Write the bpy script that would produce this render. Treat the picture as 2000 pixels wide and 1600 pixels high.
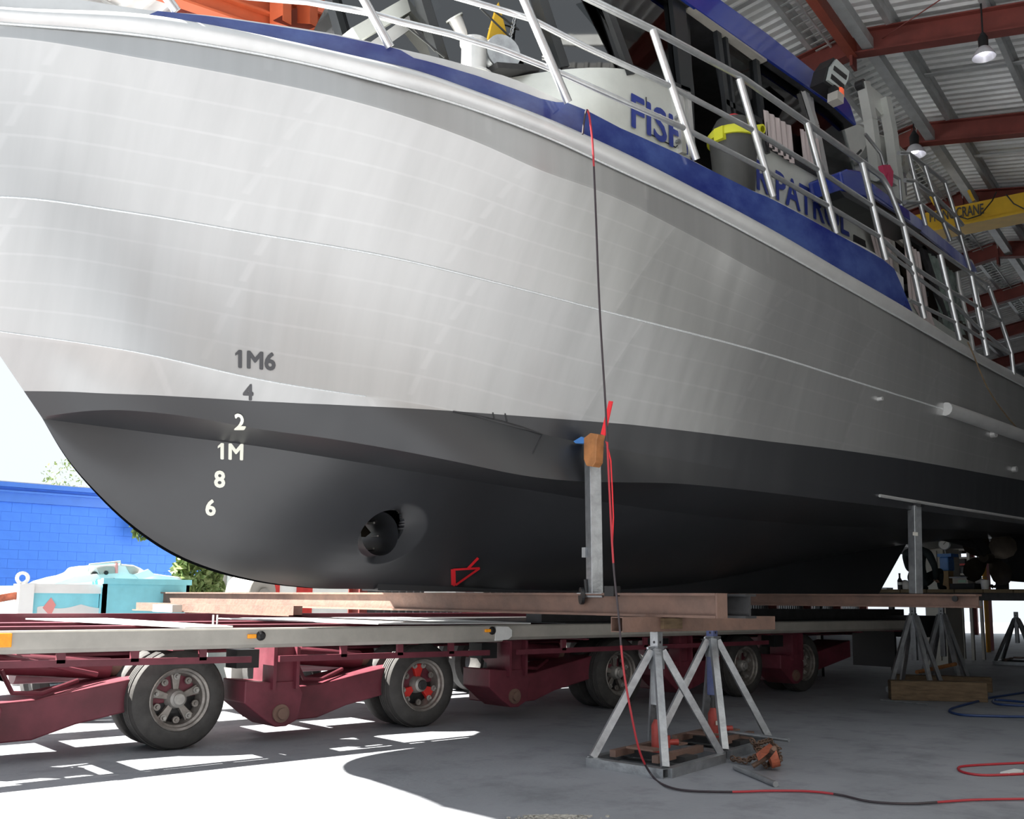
import bpy, bmesh, math, random
import numpy as np
from mathutils import Vector, Matrix
from mathutils.bvhtree import BVHTree
random.seed(7); rng = np.random.RandomState(5)
for o in list(bpy.data.objects): bpy.data.objects.remove(o)
scene = bpy.context.scene
col = scene.collection
# ------------------------------------------------------------------ camera
F = 1940.; HY = 1172.; CY = 900.; ROLL = 0.010; H = 1.2
pitch = math.atan((HY-CY)/F); TH = math.radians(49)
hd = np.array([math.cos(TH), math.sin(TH), 0]); r0 = np.array([math.sin(TH), -math.cos(TH), 0]); upv = np.array([0, 0, 1.])
fw = hd*math.cos(pitch)+upv*math.sin(pitch); u0_ = upv*math.cos(pitch)-hd*math.sin(pitch)
_a = math.atan(ROLL); rt = r0*math.cos(_a)+u0_*math.sin(_a); uu = u0_*math.cos(_a)-r0*math.sin(_a)
C0 = np.array([0, 0, H])
def ray(x, y): return fw*F+rt*(x-1000)+uu*(CY-y)
def pz(x, y, z): d = ray(x, y); return C0+d*(z-H)/d[2]
def pY(x, y, Y): d = ray(x, y); return C0+d*Y/d[1]
def pX(x, y, X): d = ray(x, y); return C0+d*X/d[0]
def proj(p): p = np.array(p)-C0; w = p@fw; return (1000+F*(p@rt)/w, CY-F*(p@uu)/w)
cam = bpy.data.objects.new('camera', bpy.data.cameras.new('camera')); col.objects.link(cam)
cam.matrix_world = Matrix(((rt[0], uu[0], -fw[0], 0), (rt[1], uu[1], -fw[1], 0), (rt[2], uu[2], -fw[2], H), (0, 0, 0, 1)))
cam.data.sensor_width = 36; cam.data.lens = F/2000*36; cam.data.shift_y = (CY-800)/2000
cam.data.clip_start = .05; cam.data.clip_end = 500
scene.camera = cam
# ------------------------------------------------------------------ light
w = bpy.data.worlds.new('world'); scene.world = w; w.use_nodes = True
bg = w.node_tree.nodes['Background']
bg.inputs[0].default_value = (.86, .93, 1.0, 1); bg.inputs[1].default_value = 1.1
sl = bpy.data.lights.new('sun', 'SUN'); sl.energy = 30; sl.angle = math.radians(.55); sl.color = (1, .965, .9)
sun = bpy.data.objects.new('sun', sl); col.objects.link(sun)
sd = Vector((-.68, .75, 1)).normalized()
sun.rotation_euler = sd.to_track_quat('Z', 'Y').to_euler(); sun.location = (-10, 30, 40)
scene.view_settings.view_transform = 'Standard'; scene.view_settings.look = 'None'
scene.view_settings.exposure = 0.0; scene.view_settings.gamma = 1; scene.view_settings.use_curve_mapping = False
# ------------------------------------------------------------------ materials
def mat(name, c, rough=.5, metal=0, var=0, scale=6, bump=0, c2=None, emit=None, spec=None, alpha=None, trans=None, coat=0, stretch=None, bscale=None):
    m = bpy.data.materials.new(name); m.use_nodes = True; nt = m.node_tree; b = nt.nodes['Principled BSDF']
    b.inputs['Base Color'].default_value = (*c, 1); b.inputs['Roughness'].default_value = rough; b.inputs['Metallic'].default_value = metal
    if spec is not None: b.inputs['Specular IOR Level'].default_value = spec
    if trans: b.inputs['Transmission Weight'].default_value = trans
    if coat: b.inputs['Coat Weight'].default_value = coat; b.inputs['Coat Roughness'].default_value = .05
    if alpha is not None: b.inputs['Alpha'].default_value = alpha
    if emit: b.inputs['Emission Color'].default_value = (*emit[0], 1); b.inputs['Emission Strength'].default_value = emit[1]
    if var or c2 or bump:
        tc = nt.nodes.new('ShaderNodeTexCoord'); mp = nt.nodes.new('ShaderNodeMapping'); n = nt.nodes.new('ShaderNodeTexNoise')
        nt.links.new(tc.outputs['Object'], mp.inputs[0]); nt.links.new(mp.outputs[0], n.inputs['Vector'])
        if stretch: mp.inputs['Scale'].default_value = stretch
        n.inputs['Scale'].default_value = scale; n.inputs['Detail'].default_value = 6; n.inputs['Roughness'].default_value = .6
        if var or c2:
            r = nt.nodes.new('ShaderNodeValToRGB'); nt.links.new(n.outputs['Fac'], r.inputs[0])
            if c2: a, d = c, c2
            else: a = tuple(max(0, v*(1-var)) for v in c); d = tuple(min(1, v*(1+var)) for v in c)
            r.color_ramp.elements[0].position = .35; r.color_ramp.elements[1].position = .65
            r.color_ramp.elements[0].color = (*a, 1); r.color_ramp.elements[1].color = (*d, 1)
            nt.links.new(r.outputs[0], b.inputs['Base Color'])
        if bump:
            n2 = nt.nodes.new('ShaderNodeTexNoise'); nt.links.new(mp.outputs[0], n2.inputs['Vector']); n2.inputs['Scale'].default_value = bscale or scale*4
            bp = nt.nodes.new('ShaderNodeBump'); bp.inputs['Strength'].default_value = bump; bp.inputs['Distance'].default_value = .02
            nt.links.new(n2.outputs['Fac'], bp.inputs['Height']); nt.links.new(bp.outputs[0], b.inputs['Normal'])
    return m
M_ = dict(
 galv=mat('galvanised', (.36, .375, .39), .42, .75, .18, 9, .15),
 tube=mat('aluminium_tube', (.62, .63, .64), .3, .85, .08, 12),
 alu=mat('aluminium_plate', (.60, .60, .59), .42, .5, .07, 3, .05),
 alu_white=mat('pale_aluminium', (.66, .68, .64), .4, .35, .06, 3),
 black=mat('antifoul_black', (.022, .023, .026), .36, 0, .10, 2.2, .02, spec=.8),
 blue=mat('gloss_blue', (.018, .035, .23), .12, 0, .25, 1.1, .05, coat=.6, bscale=5),
 bluewash=mat('dusty_blue', (.10, .12, .34), .35, 0, 0, 3, c2=(.30, .32, .48), stretch=(1, 1, .25)),
 navy=mat('navy_vinyl', (.03, .06, .25), .4, 0, .3, 4),
 dark=mat('black_rubber', (.012, .012, .013), .5),
 darkmetal=mat('dark_steel', (.05, .05, .052), .5, .4, .2, 8),
 blackframe=mat('window_frame_black', (.02, .022, .024), .3),
 rust=mat('rusty_steel', (.21, .125, .095), .7, .1, 0, 5, .3, c2=(.15, .095, .075)),
 redox=mat('red_oxide', (.33, .07, .04), .55, 0, .12, 3),
 redroof=mat('rafter_red', (.20, .045, .035), .6, 0, .15, 3),
 redtrailer=mat('trailer_maroon', (.135, .024, .038), .5, 0, .22, 4, .1),
 orange=mat('orange_red', (.62, .13, .05), .55, 0, .08, 3),
 railgrey=mat('rail_grey', (.42, .40, .36), .5, .1, .10, 4),
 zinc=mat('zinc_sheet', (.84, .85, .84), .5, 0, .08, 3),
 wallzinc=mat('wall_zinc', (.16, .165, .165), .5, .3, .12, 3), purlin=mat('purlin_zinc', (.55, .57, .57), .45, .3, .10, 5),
 tyre=mat('tyre_rubber', (.045, .043, .041), .75, 0, .25, 9, .1),
 rim=mat('rim_steel', (.26, .24, .22), .42, .5, .3, 11, .1),
 hub=mat('hub_grey', (.34, .33, .31), .5, .3, .2, 14),
 red=mat('bright_red', (.55, .025, .02), .45, 0, .12, 8),
 redtape=mat('red_tape', (.75, .02, .03), .5),
 yellow=mat('crane_yellow', (.72, .44, .03), .45, 0, .07, 4),
 hivis=mat('yellow_plastic', (.62, .62, .03), .4),
 plasticgrey=mat('grey_plastic', (.055, .055, .052), .55, 0, .1, 6),
 timber=mat('old_timber', (.15, .10, .055), .75, 0, .3, 5, .2, stretch=(1, 1, 6)),
 ply=mat('plywood', (.62, .42, .20), .6, 0, .12, 4),
 white=mat('white_paint', (.80, .80, .78), .4, 0, .04, 3),
 cyan=mat('cyan_paint', (.26, .68, .78), .45, 0, .12, 2),
 bluewall=mat('blue_masonry', (.06, .21, .78), .7, 0, .05, 3, .1),
 bluecap=mat('blue_capping', (.06, .18, .62), .5, 0, .05, 3),
 pleated_panel=mat('pink_pleats', (.50, .43, .42), .9, 0, .12, 7, stretch=(3, 3, .2)),
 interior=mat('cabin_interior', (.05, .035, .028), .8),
 vinyl=mat('clear_vinyl', (.45, .55, .50), .08, 0, 0, 2.2, .6, c2=(.10, .13, .12), coat=.5, alpha=.8, bscale=3),
 amber=mat('amber_lens', (.85, .33, .02), .25, 0, .1, 30, emit=((.9, .3, .0), .15)),
 markw=mat('mark_cream', (.86, .86, .74), .5), markd=mat('mark_dark', (.07, .07, .075), .5),
 weld=mat('weld_bead', (.66, .68, .68), .4, .4, .1, 60, .3, bscale=90),
 leaf=mat('leaf_green', (.12, .20, .05), .6, 0, 0, 20, c2=(.35, .42, .16)),
 cloth=mat('dark_shirt', (.02, .03, .032), .9, 0, .2, 8), skin=mat('skin', (.45, .27, .2), .6),
 trousers=mat('dark_trousers', (.02, .022, .03), .9),
 beige=mat('beige_enamel', (.52, .50, .44), .5, 0, .04, 3),
 pblue=mat('blue_plastic', (.08, .25, .62), .4, 0, .1, 10),
 bronze=mat('dark_bronze', (.05, .04, .03), .35, .7, .2, 8),
 glassw=mat('gauge_face', (.85, .86, .84), .3), pink=mat('pink_paint', (.80, .30, .28), .5), orng=mat('orange_paint', (.95, .45, .03), .5),
 grass=mat('hedge_green', (.03, .12, .03), .9, 0, .5, 14, .5), chain=mat('rusty_chain', (.16, .10, .07), .6, .5, .4, 14, .3),
 cablered=mat('cable_red', (.38, .02, .03), .45), cableblk=mat('cable_dark', (.03, .02, .025), .45), hoseblue=mat('hose_blue', (.02, .05, .16), .45),
 lampglass=mat('lamp_bowl', (.80, .80, .84), .25, .2), lampbulb=mat('lamp_bulb', (1, 1, 1), .4, emit=((.95, .93, 1.0), 3.5)),
 amberred=mat('nav_lens_red', (.85, .12, .05), .3, emit=((.9, .15, .05), .3)), redpink=mat('strap_crimson', (.45, .04, .10), .6), lens=mat('floodlight_lens', (.55, .60, .58), .12, .3), timber_red=mat('varnished_wood', (.36, .15, .05), .6, 0, .25, 7, .2), redjack=mat('jack_red', (.30, .035, .025), .5, 0, .2, 12), redjack2=mat('rusty_orange', (.38, .10, .05), .6, 0, .3, 12), navypost=mat('post_blue', (.05, .08, .26), .5, .1, 0, 5, c2=(.16, .18, .30)), gravel=mat('gravel', (.4, .38, .34), .8, 0, .5, 40), screen_green=mat('display_green', (.35, .55, .42), .3), olive=mat('weathered_wood', (.16, .12, .07), .8, 0, .2, 6),
)
def glass(name, tint, refl, rough=.03):
    m = bpy.data.materials.new(name); m.use_nodes = True; nt = m.node_tree; nt.nodes.remove(nt.nodes['Principled BSDF'])
    out = nt.nodes['Material Output']; t = nt.nodes.new('ShaderNodeBsdfTransparent'); g = nt.nodes.new('ShaderNodeBsdfGlossy'); mx = nt.nodes.new('ShaderNodeMixShader'); lw = nt.nodes.new('ShaderNodeLayerWeight')
    t.inputs[0].default_value = (*tint, 1); g.inputs['Roughness'].default_value = rough; lw.inputs[0].default_value = refl
    nt.links.new(lw.outputs['Fresnel'], mx.inputs[0]); nt.links.new(t.outputs[0], mx.inputs[1]); nt.links.new(g.outputs[0], mx.inputs[2]); nt.links.new(mx.outputs[0], out.inputs[0])
    return m
M_['glass'] = glass('tinted_glass', (.75, .77, .77), .35); M_['screen'] = glass('windscreen_glass', (.16, .17, .18), .5)
def concrete():
    m = mat('concrete', (.235, .245, .265), .6, 0, 0, .8, .12, c2=(.29, .30, .325), bscale=30); nt = m.node_tree; b = nt.nodes['Principled BSDF']
    ramp = b.inputs['Base Color'].links[0].from_socket; tc = nt.nodes.new('ShaderNodeTexCoord')
    n = nt.nodes.new('ShaderNodeTexNoise'); n.inputs['Scale'].default_value = 2.4; n.inputs['Detail'].default_value = 8; n.inputs['Roughness'].default_value = .7; nt.links.new(tc.outputs['Object'], n.inputs['Vector'])
    cr = nt.nodes.new('ShaderNodeValToRGB'); cr.color_ramp.elements[0].position = .28; cr.color_ramp.elements[1].position = .5
    cr.color_ramp.elements[0].color = (.55, .55, .56, 1); cr.color_ramp.elements[1].color = (1, 1, 1, 1); nt.links.new(n.outputs['Fac'], cr.inputs[0])
    mx = nt.nodes.new('ShaderNodeMixRGB'); mx.blend_type = 'MULTIPLY'; mx.inputs[0].default_value = .8; nt.links.new(ramp, mx.inputs[1]); nt.links.new(cr.outputs[0], mx.inputs[2])
    n3 = nt.nodes.new('ShaderNodeTexNoise'); n3.inputs['Scale'].default_value = 1.3; n3.inputs['Detail'].default_value = 10; n3.inputs['Roughness'].default_value = .8; nt.links.new(tc.outputs['Object'], n3.inputs['Vector'])
    c3 = nt.nodes.new('ShaderNodeValToRGB'); c3.color_ramp.elements[0].position = .64; c3.color_ramp.elements[1].position = .72; c3.color_ramp.elements[0].color = (0, 0, 0, 1); c3.color_ramp.elements[1].color = (.45, .45, .45, 1)
    nt.links.new(n3.outputs['Fac'], c3.inputs[0]); m2 = nt.nodes.new('ShaderNodeMixRGB'); nt.links.new(c3.outputs[0], m2.inputs[0]); nt.links.new(mx.outputs[0], m2.inputs[1]); m2.inputs[2].default_value = (.12, .22, .36, 1)
    nt.links.new(m2.outputs[0], b.inputs['Base Color']); return m
M_['concrete'] = concrete()
# ------------------------------------------------------------------ mesh helpers
class MB:
    def __init__(s): s.v = []; s.f = []
    def add(s, vs, fs):
        n = len(s.v); s.v += [tuple(float(c) for c in p) for p in vs]; s.f += [tuple(i+n for i in f) for f in fs]; return s
    def boxv(s, P8): return s.add(P8, [(0, 3, 2, 1), (4, 5, 6, 7), (0, 1, 5, 4), (1, 2, 6, 5), (2, 3, 7, 6), (3, 0, 4, 7)])
    def box(s, a, b):
        x0, y0, z0 = np.minimum(a, b); x1, y1, z1 = np.maximum(a, b)
        return s.boxv([(x0, y0, z0), (x1, y0, z0), (x1, y1, z0), (x0, y1, z0), (x0, y0, z1), (x1, y0, z1), (x1, y1, z1), (x0, y1, z1)])
    def bar(s, a, b, w, h, up=(0, 0, 1)):
        a = np.array(a, float); b = np.array(b, float); d = b-a; d /= np.linalg.norm(d); r = np.cross(d, up)
        if np.linalg.norm(r) < 1e-4: r = np.cross(d, (1, 0, 0))
        r /= np.linalg.norm(r); u = np.cross(r, d); r = r*w/2; u = u*h/2
        return s.boxv([a-r-u, a+r-u, a+r+u, a-r+u, b-r-u, b+r-u, b+r+u, b-r+u])
    def tube(s, pts, r, n=10, cap=True):
        pts = [np.array(p, float) for p in pts]; N = len(pts); rs = r if hasattr(r, '__len__') else [r]*N; prev = None; base = len(s.v)
        for i, p in enumerate(pts):
            t = pts[min(i+1, N-1)]-pts[max(i-1, 0)]; t /= (np.linalg.norm(t)+1e-9)
            if prev is None:
                a = np.cross(t, (0, 0, 1)); a = a if np.linalg.norm(a) > .05 else np.cross(t, (1, 0, 0))
            else: a = prev-t*(prev@t)
            a /= np.linalg.norm(a); prev = a; b = np.cross(t, a)
            for k in range(n): q = 2*math.pi*k/n; s.v.append(tuple(p+(a*math.cos(q)+b*math.sin(q))*rs[i]))
        for i in range(N-1):
            for k in range(n): s.f.append((base+i*n+k, base+i*n+(k+1) % n, base+(i+1)*n+(k+1) % n, base+(i+1)*n+k))
        if cap: s.f.append(tuple(base+k for k in range(n))[::-1]); s.f.append(tuple(base+(N-1)*n+k for k in range(n)))
        return s
    def lathe(s, c, ax, prof, n=28, close=False):
        ax = np.array(ax, float); ax /= np.linalg.norm(ax); a = np.cross(ax, (0, 0, 1)); a = a if np.linalg.norm(a) > .05 else np.cross(ax, (1, 0, 0)); a /= np.linalg.norm(a); b = np.cross(ax, a)
        base = len(s.v); c = np.array(c, float)
        for (h, r) in prof:
            for k in range(n): q = 2*math.pi*k/n; s.v.append(tuple(c+ax*h+(a*math.cos(q)+b*math.sin(q))*r))
        m = len(prof)
        for i in range(m-1+(1 if close else 0)):
            j = (i+1) % m
            for k in range(n): s.f.append((base+i*n+k, base+i*n+(k+1) % n, base+j*n+(k+1) % n, base+j*n+k))
        return s
    def prism(s, poly, d):
        n = len(poly); d = np.array(d, float); P = [np.array(p, float) for p in poly]
        return s.add(P+[p+d for p in P], [tuple(range(n))[::-1], tuple(range(n, 2*n))]+[(i, (i+1) % n, n+(i+1) % n, n+i) for i in range(n)])
    def grid(s, rows, wrap=False):
        base = len(s.v); n = len(rows[0])
        for r in rows: s.v += [tuple(float(c) for c in p) for p in r]
        for i in range(len(rows)-1):
            for k in range(n-1): s.f.append((base+i*n+k, base+i*n+k+1, base+(i+1)*n+k+1, base+(i+1)*n+k))
        return s
    def ibeam(s, a, b, w, h, tf=.02, tw=.02, up=(0, 0, 1)):
        a = np.array(a, float); b = np.array(b, float); d = b-a; d /= np.linalg.norm(d); r = np.cross(d, up); r /= np.linalg.norm(r); u = np.cross(r, d)
        o = u*(h/2-tf/2)
        s.bar(a+o, b+o, w, tf, up); s.bar(a-o, b-o, w, tf, up); s.bar(a, b, tw, h-2*tf, up); return s
    def frame(s, c, ax, up, w, h, t, depth):   # hollow rectangular section, centre c, along ax for depth
        ax = np.array(ax, float); ax /= np.linalg.norm(ax); up = np.array(up, float); r = np.cross(ax, up); r /= np.linalg.norm(r); u = np.cross(r, ax); c = np.array(c, float)
        e = c+ax*depth
        for sgn in (-1, 1):
            s.bar(c+u*sgn*(h/2-t/2), e+u*sgn*(h/2-t/2), w, t, up); s.bar(c+r*sgn*(w/2-t/2), e+r*sgn*(w/2-t/2), t, h-2*t, up)
        return s
ORG = {}
def link_props(o, label, cat, group, kind):
    if label: o['label'] = label
    if cat: o['category'] = cat
    if group: o['group'] = group
    if kind: o['kind'] = kind
def thing(name, label, cat, loc, group=None, kind=None):
    o = bpy.data.objects.new(name, None); col.objects.link(o); o.location = tuple(float(c) for c in loc); ORG[o.name] = np.array(loc, float); o.empty_display_size = .1
    link_props(o, label, cat, group, kind); return o
def obj(name, mb, m, parent=None, label=None, cat=None, group=None, kind=None, smooth=False, bevel=0, auto=None):
    me = bpy.data.meshes.new(name); V = np.array(mb.v)
    if parent is None: org = np.array([(V[:, 0].min()+V[:, 0].max())/2, (V[:, 1].min()+V[:, 1].max())/2, V[:, 2].min()])
    else: org = ORG[parent.name]
    me.from_pydata([tuple(p) for p in V-org], [], mb.f)
    bm = bmesh.new(); bm.from_mesh(me); bmesh.ops.recalc_face_normals(bm, faces=bm.faces); bm.to_mesh(me); bm.free()
    me.materials.append(M_[m] if isinstance(m, str) else m)
    o = bpy.data.objects.new(name, me); col.objects.link(o); ORG[o.name] = org
    if parent is None: o.location = tuple(org)
    else: o.parent = parent
    if smooth:
        for p in me.polygons: p.use_smooth = True
        try: me.set_sharp_from_angle(angle=math.radians(auto or 38))
        except Exception: pass
    if bevel:
        b = o.modifiers.new('bevel', 'BEVEL'); b.width = bevel; b.segments = 2; b.limit_method = 'ANGLE'
    link_props(o, label, cat, group, kind); return o
def kids(o): return [c for c in bpy.data.objects if c.parent == o]
def dup(o, loc=None, rotz=0, label=None, parent=None):
    c = o.copy(); col.objects.link(c); ORG[c.name] = ORG.get(o.name)
    if parent: c.parent = parent
    if loc is not None: c.location = tuple(float(v) for v in loc)
    if rotz: c.rotation_euler.z += rotz
    if label: c['label'] = label
    for k in kids(o): dup(k, parent=c)
    return c
def text_mesh(txt, size=1., bold=.0, depth=0, space=1.):
    cu = bpy.data.curves.new('t', 'FONT'); cu.body = txt; cu.size = size; cu.extrude = depth; cu.space_character = space; cu.resolution_u = 3
    o = bpy.data.objects.new('t', cu); col.objects.link(o); dg = bpy.context.evaluated_depsgraph_get(); me = o.evaluated_get(dg).to_mesh()
    v = np.array([tuple(p.co) for p in me.vertices]); f = [tuple(p.vertices) for p in me.polygons]; o.evaluated_get(dg).to_mesh_clear(); bpy.data.objects.remove(o)
    if bold:
        n = len(v); vs_ = [v]; fs_ = list(f)
        for i in range(8):
            a = i*math.pi/4; vs_.append(v+[bold*math.cos(a), bold*math.sin(a), .0015*(i+1)]); fs_ += [tuple(k+n*(i+1) for k in q) for q in f]
        v = np.concatenate(vs_); f = fs_
    return v, f
def text_on(txt, P, ex, ey, height, bold=.02, thick=.004, width=None):
    """lettering of cap height `height` starting at P, along ex, upright ey, raised along ex x ey"""
    v, f = text_mesh(txt, 1, bold); ch = .73; ex = np.array(ex, float); ey = np.array(ey, float); nrm = np.cross(ex, ey); nrm /= np.linalg.norm(nrm)
    sx = height/ch
    if width: sx = width/(v[:, 0].max()-v[:, 0].min())
    x0 = v[:, 0].min(); mb = MB(); q = [np.array(P)+ex*(p[0]-x0)*sx+ey*p[1]*height/ch for p in v]; n = len(q); zz_ = v[:, 2]*height/ch
    mb.add([a+nrm*(thick+z_) for a, z_ in zip(q, zz_)], f); return mb
def smoothc(xs, ys, X, k=0.35):
    """fair curve through points, evaluated at X"""
    xs = np.array(xs, float); ys = np.array(ys, float); i = np.argsort(xs); xs = xs[i]; ys = ys[i]
    d = np.zeros(len(xs)); h = np.diff(xs); s = np.diff(ys)/h
    d[1:-1] = (s[:-1]*h[1:]+s[1:]*h[:-1])/(h[:-1]+h[1:]); d[0] = s[0]; d[-1] = s[-1]
    X = np.array(X, float); Xc = np.clip(X, xs[0], xs[-1]); j = np.clip(np.searchsorted(xs, Xc)-1, 0, len(xs)-2)
    t = (Xc-xs[j])/h[j]; a = ys[j]; b = ys[j+1]; m0 = d[j]*h[j]; m1 = d[j+1]*h[j]
    r = (2*t**3-3*t**2+1)*a+(t**3-2*t**2+t)*m0+(-2*t**3+3*t**2)*b+(t**3-t**2)*m1
    return r+np.where(X > xs[-1], (X-xs[-1])*d[-1], 0)+np.where(X < xs[0], (X-xs[0])*d[0], 0)
# ------------------------------------------------------------------ ground
obj('floor', MB().box((-60, -30, -.3), (70, 90, 0)), 'concrete', kind='structure')
# ------------------------------------------------------------------ shed
ZR = 9.0; RP = pz(1665, 85, ZR); ta = math.radians(12.6); SU = np.array([math.cos(ta), math.sin(ta), 0]); SV = np.array([-math.sin(ta), math.cos(ta), 0])
SP = .17; FS = 3.36
def S(u, v, z): return np.array([RP[0], RP[1], 0])+SU*u+SV*v+upv*z
def roofz(v): return ZR-abs(v)*SP
VL = 9.6; VN = -5.9; UB = 30.3; UF = -8.3; UN = -15.8
ceil = thing('ceiling', None, None, S(0, 0, 0), kind='structure')
def sheet(ua, ub, va, vb, off=.32, pitch_=.19, dep=.035):
    mb = MB(); n = int(round((ub-ua)/pitch_)); us = []
    for i in range(n):
        a = ua+(ub-ua)*i/n; w_ = (ub-ua)/n; us += [(a, 0), (a+w_*.18, 0), (a+w_*.3, dep), (a+w_*.88, dep)]
    us.append((ub, 0))
    rows = [[S(u, v, roofz(v)+off+d) for u, d in us] for v in (va, vb)]
    rows2 = [[p+upv*.006 for p in r] for r in rows]
    mb.grid(rows); mb.grid(rows2); return mb
ub = UF
k = 0
while ub < UB-.1:
    ue = min(ub+FS, UB)
    for (va, vb) in ((0.05, 4.9), (4.85, VL+.4)): obj('roof_sheet', sheet(ub, ue, va, vb), 'zinc', ceil)
    ub = ue
ub = UN
while ub < UB-.1:
    ue = min(ub+FS, UB)
    vt = -.05 if ub >= UF-.1 else -3.7
    if vt > -1: obj('roof_sheet', sheet(ub, ue, VN-.4, -.05), 'zinc', ceil)
    else: obj('roof_sheet', sheet(ub, min(ue, UF), VN-.4, vt), 'zinc', ceil)  # unseen strip forward of the mouth, added to keep sky light out
    ub = ue
rcap = MB()
rcap.bar(S(UF, -.16, ZR+.42), S(UB, -.16, ZR+.42), .3, .012, up=(0, 0, 1)); rcap.bar(S(UF, .16, ZR+.42), S(UB, .16, ZR+.42), .3, .012)
obj('ridge_cap', rcap, 'zinc', ceil)
frames = [i*FS for i in range(-2, 10)]
for u in frames:
    for sgn, ve in ((1, VL), (-1, VN)):
        rf = MB(); a = S(u, 0, roofz(0)-.02); b = S(u, ve, roofz(ve)-.02); rf.ibeam(a, b, .19, .34, .02, .02)
        hb = S(u, ve*.93, roofz(ve)-.45); obj('rafter', rf, 'redroof', ceil)
    ap = MB().box((0, 0, 0), (.001, .001, .001)); ap = MB().bar(S(u, -.02, ZR-.19), S(u, .02, ZR-.19), .2, .36); obj('apex_plate', ap, 'redroof', ceil)
pv = [.55, 1.75, 2.95, 4.15, 5.35, 6.55, 7.75, 8.95, 9.5]
for v in pv+[-a for a in pv if a < 5.5]:
    a = S(UF if v > -3.7 else UN, v, roofz(v)+.235); b = S(UB, v, roofz(v)+.235); mb = MB()
    mb.bar(a, b, .018, .17); mb.bar(a+SV*.03-upv*.08, b+SV*.03-upv*.08, .065, .012); mb.bar(a-SV*.03+upv*.075, b-SV*.03+upv*.075, .065, .012)
    obj('purlin', mb, 'purlin', ceil)
# secondary braces between purlins (a bridging line mid-bay) and red fly rods
for i in range(-2, 9):
    for sgn in (1, -1):
        um = i*FS+FS/2; mb = MB().bar(S(um, sgn*.5, roofz(.5)+.2), S(um, sgn*9.4, roofz(9.4)+.2), .09, .02); obj('purlin_bridging', mb, 'purlin', ceil)
mb = MB().tube([S(-2*FS, 4.6, roofz(4.6)), S(-FS, .4, roofz(.4))], .008, 6).tube([S(-FS, -4.6, roofz(4.6)), S(0, -.4, roofz(.4))], .008, 6); obj('brace_rod', mb, 'redroof', ceil)
# ridge truss strip: open mesh tray running under the ridge
mb = MB()
for u in np.arange(-2*FS, 7*FS, .19): mb.bar(S(u, .08, ZR+.1), S(u, .5, ZR+.02), .035, .01)
mb.tube([S(-2*FS, .3, ZR+.05), S(7*FS, .3, ZR+.05)], .02, 6); obj('ridge_mesh', mb, 'purlin', ceil, kind='stuff')
mb = MB().bar(S(-2*FS, -.22, ZR-.1), S(8*FS, -.22, ZR-.1), .14, .16); obj('ridge_beam', mb, 'purlin', ceil)
mb = MB().bar(S(-2*FS, 0, ZR-.12), S(0, 0, ZR-.12), .12, .2); obj('ridge_tie', mb, 'redox', ceil)
# walls: corrugated sheets between steel columns
def wallsheet(P0, P1, z0, z1, pitch_=.2, dep=.03):
    d = P1-P0; L = np.linalg.norm(d); d = d/L; nrm = np.cross(d, upv); n = int(L/pitch_); us = []
    for i in range(n): a = L*i/n; w_ = L/n; us += [(a, 0), (a+w_*.25, 0), (a+w_*.35, dep), (a+w_*.9, dep)]
    us.append((L, 0)); return MB().grid([[P0+d*a+nrm*o+upv*z for a, o in us] for z in (z0, z1)])
wl = thing('wall_left', None, None, S(0, VL, 0), kind='structure')
for i in range(0, 9):
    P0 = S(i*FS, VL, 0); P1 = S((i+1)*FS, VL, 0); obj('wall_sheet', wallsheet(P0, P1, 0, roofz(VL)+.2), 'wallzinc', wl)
for i in range(0, 10): obj('column', MB().ibeam(S(i*FS, VL-.2, 0), S(i*FS, VL-.2, roofz(VL)-.1), .2, .3, up=SV), 'redroof', wl)
for i in range(0, 9): obj('girt', MB().bar(S(i*FS, VL-.06, 3.4), S((i+1)*FS, VL-.06, 3.4), .08, .15), 'purlin', wl)
wb = thing('wall_back', None, None, S(UB, 0, 0), kind='structure')
def bsheet(va, vb, z0, z1a, z1b):
    n = int(abs(vb-va)/.2); mb = MB(); lo = []; hi = []
    for i in range(n+1):
        for o, e in ((0, 0), (.06, 0), (.08, .03), (.17, .03)):
            t = min(1, (i+o/.2*1.0)/n) if n else 0; v = va+(vb-va)*t; lo.append(S(UB-e, v, z0)); hi.append(S(UB-e, v, z1a+(z1b-z1a)*t))
    return mb.grid([lo, hi])
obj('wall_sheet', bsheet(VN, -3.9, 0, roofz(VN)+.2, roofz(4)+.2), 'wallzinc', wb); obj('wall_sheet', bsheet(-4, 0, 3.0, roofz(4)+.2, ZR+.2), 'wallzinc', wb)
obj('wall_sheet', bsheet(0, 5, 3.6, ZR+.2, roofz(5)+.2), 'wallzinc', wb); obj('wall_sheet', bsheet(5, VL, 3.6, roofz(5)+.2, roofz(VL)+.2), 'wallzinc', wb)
for v in (-4, 0, 5): obj('column', MB().ibeam(S(UB-.2, v, 0), S(UB-.2, v, roofz(v)), .2, .25, up=SV), 'redroof', wb)
for z in (3.6, 5.2, 6.8): obj('girt', MB().bar(S(UB-.12, VN, z), S(UB-.12, VL, z), .08, .14), 'purlin', wb)
wr = thing('wall_right_unseen', None, None, S(0, VN, 0), kind='structure')  # unseen near wall, set close in to darken the floor and aft hull
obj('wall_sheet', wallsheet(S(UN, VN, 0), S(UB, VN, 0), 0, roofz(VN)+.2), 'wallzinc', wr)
for u in (UN, UN+FS, UN+2*FS): obj('column', MB().ibeam(S(u, VN+.2, 0), S(u, VN+.2, roofz(VN)-.1), .2, .3, up=SV), 'redroof', wr)
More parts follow.
